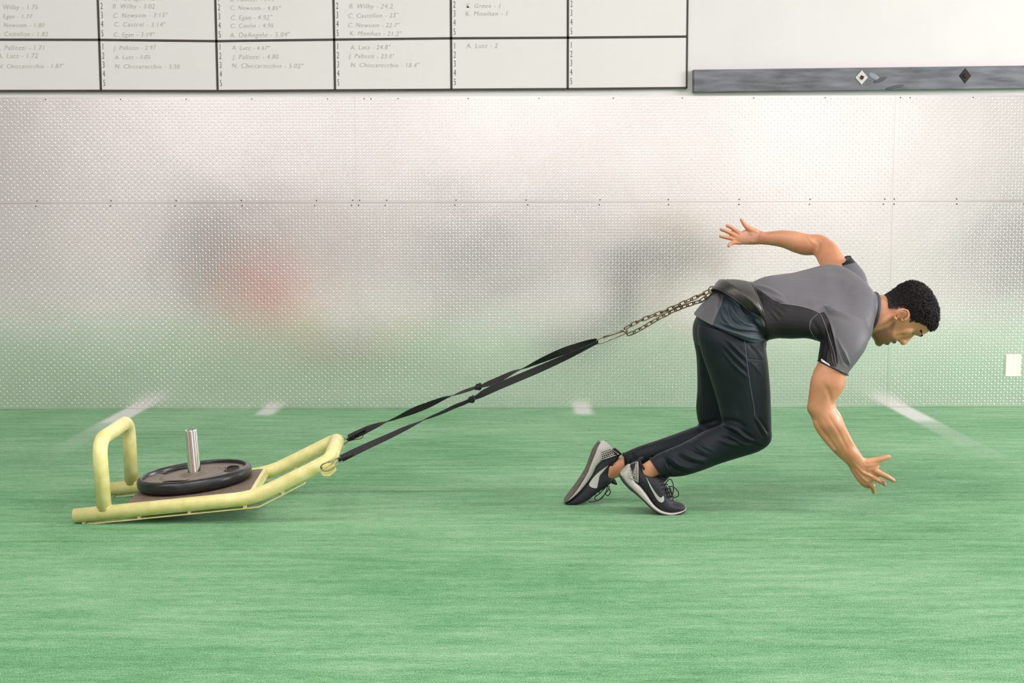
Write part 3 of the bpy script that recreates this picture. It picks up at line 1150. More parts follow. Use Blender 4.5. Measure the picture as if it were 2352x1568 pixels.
def chain_run(pts, y, first_roll):
    A = catmull(pts, 12)
    W = np.array([P(a[0], a[1], y + a[2]) for a in A])
    d = np.concatenate([[0], np.cumsum(np.linalg.norm(np.diff(W, axis=0), axis=1))])
    n = int(d[-1] / pitch)
    sc_ = d[-1] / (n + .0) / pitch
    for i in range(n):
        s0, s1_ = (i + .0) * d[-1] / n, (i + 1.0) * d[-1] / n
        a = np.array([np.interp(s0, d, W[:, k]) for k in range(3)])
        b_ = np.array([np.interp(s1_, d, W[:, k]) for k in range(3)])
        c, t = (a + b_) / 2, (b_ - a) / np.linalg.norm(b_ - a)
        o = bpy.data.objects.new('link', lmesh)
        COL.objects.link(o)
        x = Vector(t)
        up = Vector((0, 1, 0))
        z = x.cross(up).normalized()
        yv = z.cross(x)
        Rm = Matrix((x, yv, z)).transposed().to_4x4()
        roll = Matrix.Rotation(math.radians(first_roll + (0 if i % 2 else 90) + random.uniform(-8, 8)), 4, 'X')
        o.matrix_world = Matrix.Translation(c) @ Rm @ roll @ Matrix.Diagonal((1.04 * sc_, 1, 1, 1))
        o.parent = ch
        o.matrix_parent_inverse = parent_world(ch).inverted()


chain_run([(1436, 754, 0), (1455, 743, 0), (1487, 729, 0), (1520, 717, 0), (1552, 703, -.01), (1590, 686, -.012), (1630, 668, -.008)], JY + .0, 55)
chain_run([(1443, 768, 0), (1462, 760, -.01), (1490, 744, -.012), (1520, 727, -.012), (1552, 711, 0), (1590, 697, .012), (1612, 690, .012), (1632, 672, .01)], JY + .0, 35)

# ------------------------------------------------------------------ the athlete
BYC = 4.86                                         # depth of the middle of the body


def ankle_shift(L, k):
    """bring the lower leg towards the spot where its foot stands"""
    return [(a[0], a[1], a[2], a[3], a[4] - k * min(max((1640 - (a[0] + a[2]) / 2) / 130, 0), 1), *a[5:]) for a in L]


man = thing('person', 'man in grey t-shirt and dark joggers leaning far forward, towing the yellow sled', 'person', (P(1490, 1150, 4.8)[0], 4.82, 0))

# ---- head profile: u along chin-to-crown, f towards the face, in pixels about the ear
UV, FV, EO = np.array([.9634, -.2680]), np.array([.2680, .9634]), np.array([2068., 722.])


def hp_(u, f, dy=0.0):
    q = EO + u * UV + f * FV
    return P(q[0], q[1], BYC + dy)


HS = BYC / F
hu = [-78, -74, -67, -57, -45, -30, -15, 0, 15, 24, 34, 45, 57, 66, 73, 77]
hf_ = [22, 40, 52, 55, 55, 55.5, 54, 53, 52, 57.5, 58, 56, 49, 40, 27, 12]
hb_ = [5, 2, 0, -5, -20, -46, -51, -54, -58, -59.5, -60, -59, -53, -43, -28, -10]
hw_ = [.018, .028, .036, .046, .054, .060, .064, .068, .072, .074, .075, .0745, .068, .057, .041, .022]
hu2 = np.arange(-78, 77.5, 2.0)


def smooth_interp(xs, ys, x):
    A = catmull(np.stack([xs, ys], 1), 6)
    return np.interp(x, A[:, 0], A[:, 1])


def head_rings(mb, grow=0.0, n=48):
    R = []
    for u in hu2:
        f1, f0, w = smooth_interp(hu, hf_, u) + grow, smooth_interp(hu, hb_, u) - grow, smooth_interp(hu, hw_, u) + grow * HS
        fc = f0 + (f1 - f0) * 0.42
        ring = []
        for k in range(n):
            a = 2 * math.pi * k / n
            c_, s_ = math.cos(a), math.sin(a)
            if c_ > 0:
                ff = fc + (f1 - fc) * abs(c_) ** 0.92
                ww = w * np.sign(s_) * abs(s_) ** (0.86)
            else:
                ff = fc + (f0 - fc) * -c_ * 1.0 if False else fc - (fc - f0) * abs(c_)
                ww = w * s_
            ring.append(hp_(u, ff) + np.array([0, -ww, 0]))
        R.append(np.array(ring))
    mb.rings(R)


body = MB()
head_rings(body)
ux, fx = hp_(1, 0) - hp_(0, 0), hp_(0, 1) - hp_(0, 0)
ux, fx = ux / np.linalg.norm(ux), fx / np.linalg.norm(fx)
SY = np.array([0, 1.0, 0])


def hell(u, f, y, ru, rf, ry):
    """ellipsoid on the head: radii ru, rf in pixels, ry in metres"""
    body.ell(hp_(u, f) + SY * y, (ux * ru * HS, SY * ry, fx * rf * HS), 14, 10)


# nose
R = []
for u, f, ru, rw in ((19, 51, 3, .005), (12, 53, 5, .0065), (4, 56.5, 6.5, .008), (-4, 60.5, 7.5, .0095), (-10, 63, 7.5, .0115), (-15, 62, 6, .0115), (-18.5, 59, 4, .009)):
    c = hp_(u, f)
    R.append(np.array([c + rw * math.cos(a) * SY + ru * HS * math.sin(a) * (fx * .96 + ux * .15) for a in np.arange(16) * 2 * math.pi / 16]))
body.rings(R)
hell(-11, 64, 0, 7, 6, .010)
for s in (-1, 1):
    hell(-14, 57.5, s * .0125, 6.5, 6, .0055)
    hell(27, 50, s * .022, 6.5, 8, .025)               # brow ridge
    hell(-2, 35, s * .041, 17, 9, .020)              # cheekbone
    hell(17.5, 43, s * .030, 6, 7, .0120); hell(8.5, 42, s * .030, 5, 6, .0112)           # closed-down lids over the eye
hell(-31, 52, 0, 6.2, 8.8, .027)                     # upper lip
hell(-47.5, 51.5, 0, 7.2, 8.4, .026)                     # lower lip
hell(-64, 48, 0, 10, 10, .020)                       # chin
for s in (-1, 1):                                    # ears
    yo = s * .074
    sg = s * .010

    def ep(zx, zy, dy):
        return P(1840 + zx / 5.228, 600 + zy / 5.228, BYC + s * dy)
    hel = catmull([(1145, 700), (1118, 660), (1138, 615), (1180, 590), (1235, 580), (1278, 596), (1292, 635), (1280, 680), (1240, 704)], 4)
    body.tube([ep(a, b, .084 + .006 * min(1, i / 12)) for i, (a, b) in enumerate(hel)], .0043, n=8)
    anti = catmull([(1160, 668), (1172, 636), (1205, 618), (1240, 622), (1262, 650)], 4)
    body.tube([ep(a, b, .083) for a, b in anti], .0028, n=8)
    body.ell(ep(1205, 650, .072), (ux * .0185, SY * .010, fx * .0135), 14, 8)
    body.ell(ep(1205, 645, .077), (ux * .0200, SY * .0055, fx * .0130), 16, 8)
    body.ell(ep(1136, 692, .080), (ux * .006, SY * .005, fx * .0065), 12, 8)
    body.ell(ep(1212, 708, .076), (ux * .006, SY * .006, fx * .004), 10, 8)
# neck
eloft(body, [(1975, 660, 1975, 760, BYC, .062), (2000, 673, 1989, 763, BYC, .060), (2014, 677, 1998, 768, BYC, .060), (2028, 677, 2010, 772, BYC, .060),
             (2044, 682, 2024, 768, BYC, .058), (2062, 690, 2040, 760, BYC, .052)], pw=.95)
for s in (-1, 1):                                    # neck tendon
    limb(body, [(1996, 752, BYC + s * .035, 9), (2020, 742, BYC + s * .052, 8), (2046, 728, BYC + s * .062, 7)])
# torso under the shirt
TORSO = [(1640, 690, 1700, 772, 4.86, .13, .02), (1680, 672, 1738, 760, 4.86, .145, .02), (1725, 662, 1748, 762, 4.86, .150, .03), (1764, 648, 1774, 758, 4.86, .145, .04),
         (1832, 638, 1838, 758, 4.86, .165, .06), (1886, 628, 1882, 772, 4.86, .185, .085), (1930, 622, 1925, 778, 4.86, .185, .095), (1962, 632, 1960, 772, 4.86, .150, .07),
         (1990, 655, 1982, 765, 4.86, .09, .02)]
eloft(body, TORSO, grow=.95, cap0=.04)
# near arm
NA = [(1900, 745, 1985, 765, 4.71, .055), (1890, 780, 1980, 798, 4.68, .054), (1881, 826, 1946, 850, 4.66, .050), (1869, 852, 1943, 872, 4.655, .050), (1862, 875, 1939, 886, 4.65, .048),
      (1859, 897, 1932, 902, 4.65, .044), (1856, 921, 1920, 918, 4.65, .038), (1854, 941, 1921, 936, 4.65, .038), (1863, 957, 1931, 952, 4.65, .041), (1872, 980, 1939, 972, 4.65, .042),
      (1885, 1001, 1950, 995, 4.66, .039), (1907, 1030, 1963, 1020, 4.67, .033), (1928, 1051, 1974, 1037, 4.67, .027), (1946, 1067, 1983, 1050, 4.675, .022), (1955, 1080, 1992, 1054, 4.68, .019)]
eloft(body, NA, cap0=.03, cap1=.01)
# near hand: back of the hand faces the camera
HY = 4.68
eloft(body, [(1947, 1068, 1985, 1051, HY, .021), (1955, 1083, 2000, 1054, HY, .018), (1964, 1097, 2012, 1064, HY + .004, .016), (1974, 1110, 2019, 1078, HY + .008, .014), (1984, 1115, 2022, 1087, HY + .01, .011)], cap1=.008)
limb(body, [(1990, 1062, HY - .004, 9), (2008, 1058, HY - .003, 8.3), (2024, 1054, HY - .006, 6.6), (2036, 1050, HY - .006, 5.8), (2042, 1048.5, HY - .005, 5)])
limb(body, [(1982, 1066, HY - .001, 11), (1998, 1066, HY - .001, 11), (2010, 1063, HY - .002, 8.5), (2018, 1059, HY - .003, 6)])
limb(body, [(1990, 1075, HY, 10), (2006, 1073, HY, 9), (2014, 1072, HY, 6)])
limb(body, [(2006, 1078, HY, 7.5), (2022, 1087, HY - .003, 6.8), (2037, 1094, HY - .004, 6.2), (2052, 1103, HY - .002, 5.0)])
limb(body, [(2000, 1092, HY + .004, 7), (2016, 1102, HY + .0, 6.2), (2027, 1107, HY + .012, 5.6), (2032, 1112, HY + .030, 4.8)])
limb(body, [(1990, 1104, HY + .012, 7), (1999, 1112, HY + .012, 6.2), (2005, 1121, HY + .022, 5.6), (2007, 1130, HY + .034, 4.8)])
limb(body, [(1980, 1108, HY + .016, 6.5), (1990, 1115, HY + .024, 5.6), (2000, 1117, HY + .040, 5.0), (2007, 1116, HY + .055, 4.4)])
limb(body, [(1967, 1075, HY - .010, 4), (1985, 1085, HY - .010, 3.2), (2002, 1094, HY - .006, 3)])       # knuckle tendons
limb(body, [(1965, 1080, HY - .008, 4), (1980, 1096, HY - .006, 3), (1992, 1105, HY - .001, 3)])
# far arm
FA = [(1908, 660, 1975, 642, 5.02, .050), (1898, 631, 1956, 612, 5.06, .044), (1888, 617, 1941, 593, 5.11, .043), (1880, 603, 1922, 564, 5.16, .044), (1872, 588, 1904, 548, 5.20, .040),
      (1862, 586, 1884, 538, 5.23, .040), (1846, 586, 1856, 537, 5.24, .042), (1822, 579, 1828, 531, 5.25, .040), (1798, 569, 1803, 528.5, 5.26, .036), (1775, 564, 1780, 529.5, 5.27, .030),
      (1757, 562, 1759, 532.5, 5.28, .023), (1744, 561, 1746, 530, 5.285, .019)]
eloft(body, FA, cap0=.03, cap1=.008)
GY = 5.29
eloft(body, [(1748, 561, 1749, 530, GY, .020), (1733, 562, 1735, 525.5, GY, .017), (1714, 562, 1718, 525, GY, .015), (1698, 561, 1701, 532, GY, .013), (1687, 558, 1691, 537, GY, .010)], cap1=.006)
limb(body, [(1736, 532, GY - .004, 7.5), (1722, 526, GY - .008, 7), (1711, 517, GY - .008, 5), (1705, 508, GY - .006, 4), (1702, 504, GY - .004, 3.4)])
limb(body, [(1700, 538, GY, 6), (1690, 529.5, GY - .002, 4.8), (1679, 522, GY - .004, 4.6), (1670, 518, GY - .004, 4)])
limb(body, [(1697, 545, GY, 6), (1683, 538, GY - .003, 4.8), (1669, 531, GY - .004, 4.6), (1656, 526.5, GY - .004, 4)])
limb(body, [(1696, 553, GY, 6), (1681, 548, GY - .002, 4.8), (1667, 545, GY - .003, 4.5), (1655, 542.5, GY - .003, 3.8)])
limb(body, [(1700, 557, GY, 5.5), (1686, 557, GY - .006, 4.6), (1677, 560, GY - .014, 4.2), (1673.5, 565, GY - .022, 3.6)])
body.ell(P(1727, 536, GY - .010), ((.017, 0, 0), (0, .008, 0), (0, 0, .012)), 12, 8)                       # thumb pad
body.ell(P(1730, 553, GY - .009), ((.020, 0, 0), (0, .007, 0), (0, 0, .009)), 12, 8)
# forearm muscles / collar of the elbow
limb(body, [(1880, 950, 4.650, 9), (1876, 970, 4.638, 9), (1893, 1000, 4.638, 9), (1915, 1030, 4.65, 6)])
limb(body, [(1922, 960, 4.632, 8), (1940, 995, 4.640, 7), (1958, 1025, 4.656, 5)])
# legs inside the joggers and the bare ankles
LN = [(1625, 715, 1735, 745, 4.78, .085), (1615, 775, 1745, 795, 4.77, .092), (1633, 850, 1752, 856, 4.76, .088), (1655, 925, 1758, 932, 4.75, .070), (1664, 962, 1757, 985, 4.75, .060),
      (1658, 985, 1725, 1030, 4.75, .056), (1630, 1000, 1662, 1055, 4.76, .055), (1590, 1018, 1615, 1072, 4.77, .052), (1545, 1036, 1563, 1083, 4.775, .043), (1508, 1052, 1524, 1088, 4.78, .034),
      (1486, 1056, 1508, 1092, 4.785, .032), (1470, 1068, 1500, 1104, 4.79, .034), (1462, 1088, 1500, 1120, 4.79, .036)]
eloft(body, ankle_shift(LN, .045), cap0=.04, cap1=.02)
eloft(body, ankle_shift([(1475, 1085, 1505, 1098, 4.79, .034), (1485, 1130, 1520, 1112, 4.79, .038), (1510, 1162, 1538, 1148, 4.79, .038), (1540, 1172, 1558, 1160, 4.79, .030)], .045), cap0=.01, cap1=.01)
LF = [(1620, 715, 1720, 745, 4.94, .085), (1612, 775, 1710, 795, 4.96, .088), (1612, 850, 1700, 856, 4.97, .080), (1612, 925, 1692, 930, 4.98, .066), (1612, 958, 1690, 975, 4.98, .056),
      (1600, 986, 1640, 1020, 4.98, .052), (1562, 1000, 1580, 1040, 4.98, .048), (1515, 1016, 1528, 1050, 4.98, .042), (1470, 1034, 1480, 1066, 4.98, .034), (1438, 1046, 1444, 1080, 4.98, .030),
      (1420, 1050, 1423, 1094, 4.98, .032), (1400, 1052, 1405, 1100, 4.98, .036), (1385, 1058, 1392, 1108, 4.98, .037), (1350, 1092, 1374, 1124, 4.98, .037), (1320, 1128, 1340, 1146, 4.98, .033)]
eloft(body, ankle_shift(LF, .08), cap0=.04, cap1=.01)
body_o = remesh(body, 'body', .0027, M['skin'], man, smooth=3)
# eye sockets, mouth line, philtrum, temple, jaw shading carved into the face
it = []
for s in (-1, 1):
    it += [(hp_(15, 56) + SY * s * .020, (.010, .010, .010), -fx * .0075),
           (hp_(15, 50) + SY * s * .036, (.013, .010, .013), -fx * .003 - SY * s * .004),
           (hp_(38, 20) + SY * s * .075, (.020, .02, .020), -SY * s * .004),
           (hp_(-28, 25) + SY * s * .058, (.022, .02, .018), -SY * s * .005),
           (hp_(-18, 50) + SY * s * .026, (.009, .008, .012), -fx * .003),
           (hp_(-8, 3) + SY * s * .080, (.005, .012, .004), -SY * s * .006)]
it += [(hp_(-39, 60), (.0045, .020, .010), -fx * .006), (hp_(-57, 58), (.006, .016, .008), -fx * .0035), (hp_(-21, 62), (.004, .008, .006), -fx * .003)]
push(body_o, it)
folds(body_o, [([(1955, 1058), (1975, 1078), (1995, 1098)], .0016, 2.2), ([(1948, 1062), (1962, 1082), (1978, 1100)], -.0015, 2.6), ([(1890, 880), (1905, 905), (1912, 935)], -.0025, 6),
               ([(1900, 950), (1925, 990), (1948, 1035)], -.002, 4), ([(1880, 955), (1905, 1000), (1935, 1045)], .002, 5), ([(1853, 537), (1862, 552), (1876, 565)], .0018, 2.5),
               ([(1872, 548), (1880, 560), (1876, 578)], -.003, 4), ([(2003, 690), (2006, 720), (1998, 750)], -.0015, 3), ([(2045, 700), (2050, 725), (2040, 745)], -.003, 6),
               ([(2038, 755), (2060, 760), (2085, 752)], -.0018, 5), ([(2055, 775), (2068, 768), (2076, 772)], -.0018, 2.5), ([(1462, 1085), (1480, 1070)], -.001, 3)])

# beard with jaw shade painted in, and palm tone: vertex values mixing skin colours
V, N = getv(body_o.data)
Q = proj(V)
jaw = [(2002, 768), (2012, 786), (2020, 797), (2036, 797), (2058, 792), (2062, 782), (2050, 772), (2052, 756), (2058, 740), (2052, 736), (2040, 750), (2015, 758)]
sd = sdist(Q, jaw)
val = np.clip(sd / 7 + .5, 0, 1) * (Q[:, 0] > 1995)
palm = sdist(Q, [(1700, 525), (1745, 528), (1745, 555), (1700, 560), (1690, 545)])
pal = np.clip(palm / 8, 0, 1) * (V[:, 1] > 5.2)
at = body_o.data.attributes.new('beard_and_shade', 'FLOAT', 'POINT')
at.data.foreach_set('value', val.astype(np.float32))
at = body_o.data.attributes.new('palm', 'FLOAT', 'POINT')
at.data.foreach_set('value', pal.astype(np.float32))
nt = M['skin'].node_tree
bs = nt.nodes['Principled BSDF']
src = bs.inputs['Base Color'].links[0].from_socket
for nm, colr, amt in (('beard_and_shade', (0.10, 0.050, 0.030), .72), ('palm', (0.62, 0.33, 0.24), .6)):
    an = nt.nodes.new('ShaderNodeAttribute')
    an.attribute_name = nm
    mu = nt.nodes.new('ShaderNodeMath')
    mu.operation = 'MULTIPLY'
    nt.links.new(an.outputs['Fac'], mu.inputs[0])
    mu.inputs[1].default_value = amt
    mm = nt.nodes.new('ShaderNodeMixRGB')
    nt.links.new(mu.outputs[0], mm.inputs[0])
    nt.links.new(src, mm.inputs[1])
    mm.inputs[2].default_value = (*colr, 1)
    src = mm.outputs[0]
nt.links.new(src, bs.inputs['Base Color'])

# eyes, brows
face_t = bvh(body_o)
for s in (-1, 1):
    c = hp_(13.0, 40.5) + SY * s * .030
    ey = MB().ell(c, (ux * .0090, SY * .0090, fx * .0092), 16, 12).build('eye', M['eye'], man, smooth=True)
    MB().ell(c + fx * .0075 - ux * .004, (ux * .0052, SY * .0052, fx * .004), 12, 8).build('iris', M['iris'], ey, smooth=True)
    br = MB()
    for k in range(110):
        t = random.random()
        base = hp_(25.5 + random.uniform(-2.2, 2.2) + 3 * math.sin(t * 3), 60.5 - 13 * t ** 1.6) + SY * s * (.008 + .046 * t)
        loc_ = face_t.ray_cast(Vector(base + fx * .05), Vector(-fx))[0]
        base = np.array(loc_) if loc_ is not None else base
        tip = base + SY * s * .005 + ux * random.uniform(-.001, .003) + fx * .0012
        br.tube([base - fx * .002, (base + tip) / 2 + fx * .001, tip], [.0009, .0008, .0003], n=4)
    br.build('eyebrow', M['hair'], man)

# hair: short scalp layer and tight curls
HP = [(2026, 671), (2026, 690), (2028, 703), (2046, 707), (2060, 708), (2072, 705), (2086, 712), (2091, 722), (2091, 738), (2100, 738), (2112, 741), (2127, 748), (2134, 758), (2139, 766), (2152, 762),
      (2166, 724), (2160, 700), (2150, 670), (2130, 648), (2108, 638), (2083, 638), (2060, 646), (2042, 662)]
cap = MB()
head_rings(cap, 2.0, 96)
capm = np_mesh('tmp', cap.V, cap.F)
V, N = getv(capm)
Fc = [tuple(p.vertices) for p in capm.polygons]
bpy.data.meshes.remove(capm)
cen = np.array([V[list(f)].mean(0) for f in Fc])
ins = sdist(proj(cen), HP)
ins_mid = ins.copy()
keep = [f for f, i_ in zip(Fc, ins) if i_ > 0]
ui = np.unique(np.concatenate([list(f) for f in keep]))
mp_ = {v: i for i, v in enumerate(ui)}
scm = MB()
scm.V = [tuple(V[v]) for v in ui]
scm.F = [tuple(mp_[v] for v in f) for f in keep]
hair_root = scm.build('hair', M['scalp'], man, smooth=True)
hair_root['label'] = 'short tightly curled black hair, faded at the sides'
# curls: small coils standing on the scalp, longer towards the crown
tri, area_ = [], []
for f, i_ in zip(Fc, ins):
    if i_ > 0:
        a, b, c = V[f[0]], V[f[1]], V[f[2]]
        ar = np.linalg.norm(np.cross(b - a, c - a)) * (2 if len(f) == 4 else 1) / 2
        tri.append((f, i_))
        area_.append(ar)
area_ = np.array(area_)
pr = area_ / area_.sum()
hc = hp_(20, 0)
curlV, curlF = [], []
NC = 4600
pick = rng.choice(len(tri), NC, p=pr)
NS = 12
for idx in pick:
    f, i_ = tri[idx]
    w = rng.dirichlet(np.ones(len(f)))
    p = (V[list(f)] * w[:, None]).sum(0)
    nn = p - hc
    nn /= np.linalg.norm(nn)
    q = proj(p[None])[0]
    d = q - EO
    u_, f_ = d @ UV, d @ FV
    top_ = np.clip((u_ + 8 - f_ * .25) / 60, 0, 1)      # long on top, short at the nape and the sides
    side = np.clip(i_ / 8, .15, 1)
    Lh = (.0025 + .0115 * top_) * side * rng.uniform(.8, 1.15)
    r_ = min(.0030, .0009 + .26 * Lh) * rng.uniform(.8, 1.2)
    t1 = np.cross(nn, rng.normal(size=3))
    t1 /= np.linalg.norm(t1)
    t2 = np.cross(nn, t1)
    turns = 1.4 + 1.2 * top_
    ph = rng.uniform(0, 6.28)
    lean = rng.normal(size=3) * .0015
    pts = []
    for k in range(NS):
        t = k / (NS - 1)
        a = ph + turns * 6.283 * t
        rad_ = r_ * min(1, t * 3 + .2)
        pts.append(p + nn * (Lh * t - .001) + rad_ * (math.cos(a) * t1 + math.sin(a) * t2) + lean * t)
    pts = np.array(pts)
    tg = np.gradient(pts, axis=0)
    tg /= np.linalg.norm(tg, axis=1)[:, None]
    b1 = np.cross(tg, nn)
    b1 /= np.linalg.norm(b1, axis=1)[:, None] + 1e-9
    b2 = np.cross(tg, b1)
    hr = .00065 + .0003 * top_
    base = len(curlV)
    for k in range(NS):
        for j in range(3):
            a = j * 2.0944
            curlV.append(pts[k] + hr * (math.cos(a) * b1[k] + math.sin(a) * b2[k]))
    for k in range(NS - 1):
        for j in range(3):
            l = (j + 1) % 3
            curlF.append((base + k * 3 + j, base + k * 3 + l, base + (k + 1) * 3 + l, base + (k + 1) * 3 + j))
cm = MB()
cm.V = [tuple(v) for v in curlV]
cm.F = curlF
cu = cm.build('curls', M['hair'], hair_root, smooth=True)
cu['kind'] = 'stuff'

# necklace
body_t = bvh(body_o)
nk = catmull([(2008, 672), (2014, 680), (2019, 700), (2019, 722), (2014, 742), (2007, 756), (2001, 766)], 6)
npts = [hitp(body_t, a, b, .0012) for a, b in nk]
MB().tube([p for p in npts if p is not None], .0011, n=6).build('thin_necklace', M['gold'], man, smooth=True)

# ------------------------------------------------------------------ clothes
satin = mat('slate_satin', (0.035, 0.052, 0.062), 0.36, noise=0.1, nscale=12, bump=0.12, bscale=900, sheen=0.2)
shirt_m = bpy.data.materials.new('tee_fabric')
shirt_m.use_nodes = True
nt = shirt_m.node_tree
b = nt.nodes['Principled BSDF']
b.inputs['Roughness'].default_value = 0.52
b.inputs['Specular IOR Level'].default_value = 0.3
b.inputs['Sheen Weight'].default_value = 0.06
b.inputs['Sheen Roughness'].default_value = 0.4


def attr(nm):
    a = nt.nodes.new('ShaderNodeAttribute')
    a.attribute_name = nm
    return a.outputs['Fac']


dk, bl = attr('dark'), attr('slate')
tc = nt.nodes.new('ShaderNodeTexCoord')
nz = nt.nodes.new('ShaderNodeTexNoise')
nz.inputs['Scale'].default_value = 900
nt.links.new(tc.outputs['Object'], nz.inputs['Vector'])
rp = nt.nodes.new('ShaderNodeValToRGB')
rp.color_ramp.elements[0].color = (0.092, 0.092, 0.100, 1)
rp.color_ramp.elements[1].color = (0.140, 0.140, 0.149, 1)
nt.links.new(nz.outputs['Fac'], rp.inputs['Fac'])


def cmix(fac, c1, c2):
    x_ = nt.nodes.new('ShaderNodeMixRGB')
    nt.links.new(fac, x_.inputs[0])
    if isinstance(c1, tuple):
        x_.inputs[1].default_value = c1
    else:
        nt.links.new(c1, x_.inputs[1])
    x_.inputs[2].default_value = c2
    return x_.outputs[0]


def step(v, lo, hi):
    r_ = nt.nodes.new('ShaderNodeMapRange')
    r_.inputs['From Min'].default_value = lo
    r_.inputs['From Max'].default_value = hi
    nt.links.new(v, r_.inputs['Value'])
    return r_.outputs['Result']


cc = cmix(step(bl, -.4, .4), rp.outputs[0], (0.026, 0.042, 0.052, 1))  # slate skirt's blue is tinted light put into the satin colour
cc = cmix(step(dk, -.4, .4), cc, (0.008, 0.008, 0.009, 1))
nt.links.new(cc, b.inputs['Base Color'])
bp = nt.nodes.new('ShaderNodeBump')
bp.inputs['Strength'].default_value = 0.12
bp.inputs['Distance'].default_value = 0.001
nt.links.new(nz.outputs['Fac'], bp.inputs['Height'])
nt.links.new(bp.outputs[0], b.inputs['Normal'])

tee = MB()
eloft(tee, [(1676, 662, 1750, 765, 4.86, .160, .01), (1700, 657, 1754, 772, 4.86, .166, .02), (1722, 654, 1757, 777, 4.86, .168, .03), (1764, 638, 1776, 772, 4.86, .162, .045), (1800, 633, 1805, 772, 4.86, .168, .055), (1832, 630, 1838, 770, 4.86, .178, .065), (1860, 625, 1862, 775, 4.86, .190, .08),
            (1888, 619, 1885, 784, 4.86, .200, .095), (1930, 611, 1922, 792, 4.86, .205, .115), (1960, 618, 1958, 790, 4.86, .175, .095), (1986, 640, 1983, 776, 4.86, .125, .05), (2002, 664, 1992, 762, 4.86, .078, .005)],
      n=40, cap0=.01)
# near sleeve with the round shoulder
eloft(tee, [(1890, 700, 1990, 735, 4.74, .060), (1887, 750, 1996, 768, 4.71, .070), (1885, 785, 1988, 798, 4.69, .070), (1882, 806, 1970, 826, 4.675, .064), (1879.5, 823, 1950, 852, 4.665, .058), (1879, 828, 1947, 861, 4.66, .056)], n=36)
# far sleeve
eloft(tee, [(1910, 690, 1998, 668, 4.97, .070), (1905, 650, 1988, 632, 5.02, .066), (1906, 628, 1970, 607, 5.07, .066), (1913, 613, 1952, 588, 5.115, .062)], n=30)
# collar
eloft(tee, [(1996, 668, 1983, 765, 4.86, .082), (2012, 671, 1993, 763, 4.86, .073)], n=36)
# skirt of the shirt below the belt
eloft(tee, [(1652, 664, 1750, 742, 4.86, .130, .0), (1636, 672, 1750, 752, 4.86, .155, .0), (1620, 690, 1757, 768, 4.86, .178, .0), (1606, 708, 1758, 780, 4.86, .190, .01), (1594, 723, 1757, 790, 4.86, .194, .01)], n=44)
tee_o = remesh(tee, 't_shirt', .0030, shirt_m, man, smooth=3)
tee_o['label'] = 'grey short sleeved t-shirt with darker side panels'
ridge = []
# gather lines running from the belt over the back and flank
for poly, a_, w_ in (([(1722, 652), (1760, 662), (1800, 682)], .006, 4), ([(1728, 660), (1765, 678), (1805, 694)], .006, 3.5), ([(1725, 655), (1752, 664), (1790, 679)], -.006, 3),
                     ([(1738, 668), (1775, 692), (1810, 715)], .004, 3), ([(1745, 680), (1775, 705), (1800, 727)], .004, 2.6), ([(1735, 662), (1770, 682), (1812, 704)], -.004, 3),
                     ([(1748, 694), (1770, 714), (1790, 738)], .003, 2.6),
                     # slate skirt bunching below the belt
                     ([(1660, 680), (1685, 698), (1712, 722), (1745, 742)], .006, 3.2), ([(1672, 692), (1690, 722), (1712, 742), (1745, 752)], .008, 4), ([(1668, 700), (1678, 730), (1700, 750)], -.007, 4),
                     ([(1684, 702), (1700, 728), (1720, 744)], -.008, 3.6), ([(1658, 702), (1664, 730), (1684, 752)], .007, 3.6), ([(1700, 706), (1722, 726), (1744, 736)], -.007, 3.4),
                     ([(1692, 690), (1720, 712), (1748, 732)], .006, 4), ([(1640, 746), (1680, 762), (1720, 775), (1752, 778)], .006, 3), ([(1645, 740), (1690, 758), (1750, 766)], -.006, 3),
                     ([(1650, 741), (1700, 756), (1752, 759)], .005, 3), ([(1714, 720), (1738, 736), (1752, 752)], .006, 3),
                     ([(1648, 676), (1650, 690), (1638, 722)], .005, 2.6), ([(1655, 674), (1656, 690), (1645, 715)], -.005, 2.2), ([(1662, 674), (1660, 692), (1652, 710)], .005, 2.4),
                     # sleeve folds
                     ([(1896, 728), (1903, 770), (1912, 820)], .006, 4), ([(1905, 735), (1918, 780), (1935, 835)], .007, 3), ([(1899, 735), (1910, 780), (1922, 830)], -.006, 3),
                     ([(1915, 770), (1930, 805), (1948, 842)], -.006, 3.4), ([(1922, 775), (1938, 808), (1950, 838)], .005, 2.4), ([(1938, 800), (1944, 820), (1952, 838)], .004, 2.6),
                     ([(1862, 730), (1880, 760), (1885, 790)], -.004, 5), ([(1905, 800), (1900, 825), (1908, 845)], .004, 3),
                     # shoulder blades and spine
                     ([(1800, 668), (1860, 672), (1920, 680)], -.003, 12), ([(1880, 640), (1920, 640), (1955, 655)], .005, 13), ([(1855, 708), (1890, 700), (1925, 712)], .005, 14),
                     ([(1960, 672), (1985, 670)], -.002, 2.5), ([(1895, 720), (1925, 728), (1955, 735)], -.003, 7),
                     ([(1925, 598), (1940, 601), (1955, 600)], .002, 1.6)):
    ridge.append((poly, a_, w_))
folds(tee_o, ridge)
V, N = getv(tee_o.data)
Q = proj(V)
nearw = V[:, 1] < 4.86
dark_near = [(1727, 655), (1745, 665), (1775, 688), (1800, 697), (1838, 703), (1868, 712), (1880, 719), (1893, 716), (1902, 730), (1910, 752), (1918, 790), (1925, 830), (1921, 843), (1900, 838), (1870, 832), (1860, 800), (1800, 800), (1740, 800), (1757, 770), (1748, 700)]
dkv = sdist(Q, dark_near)
dkv = np.where(V[:, 1] < 4.93, dkv, -5)
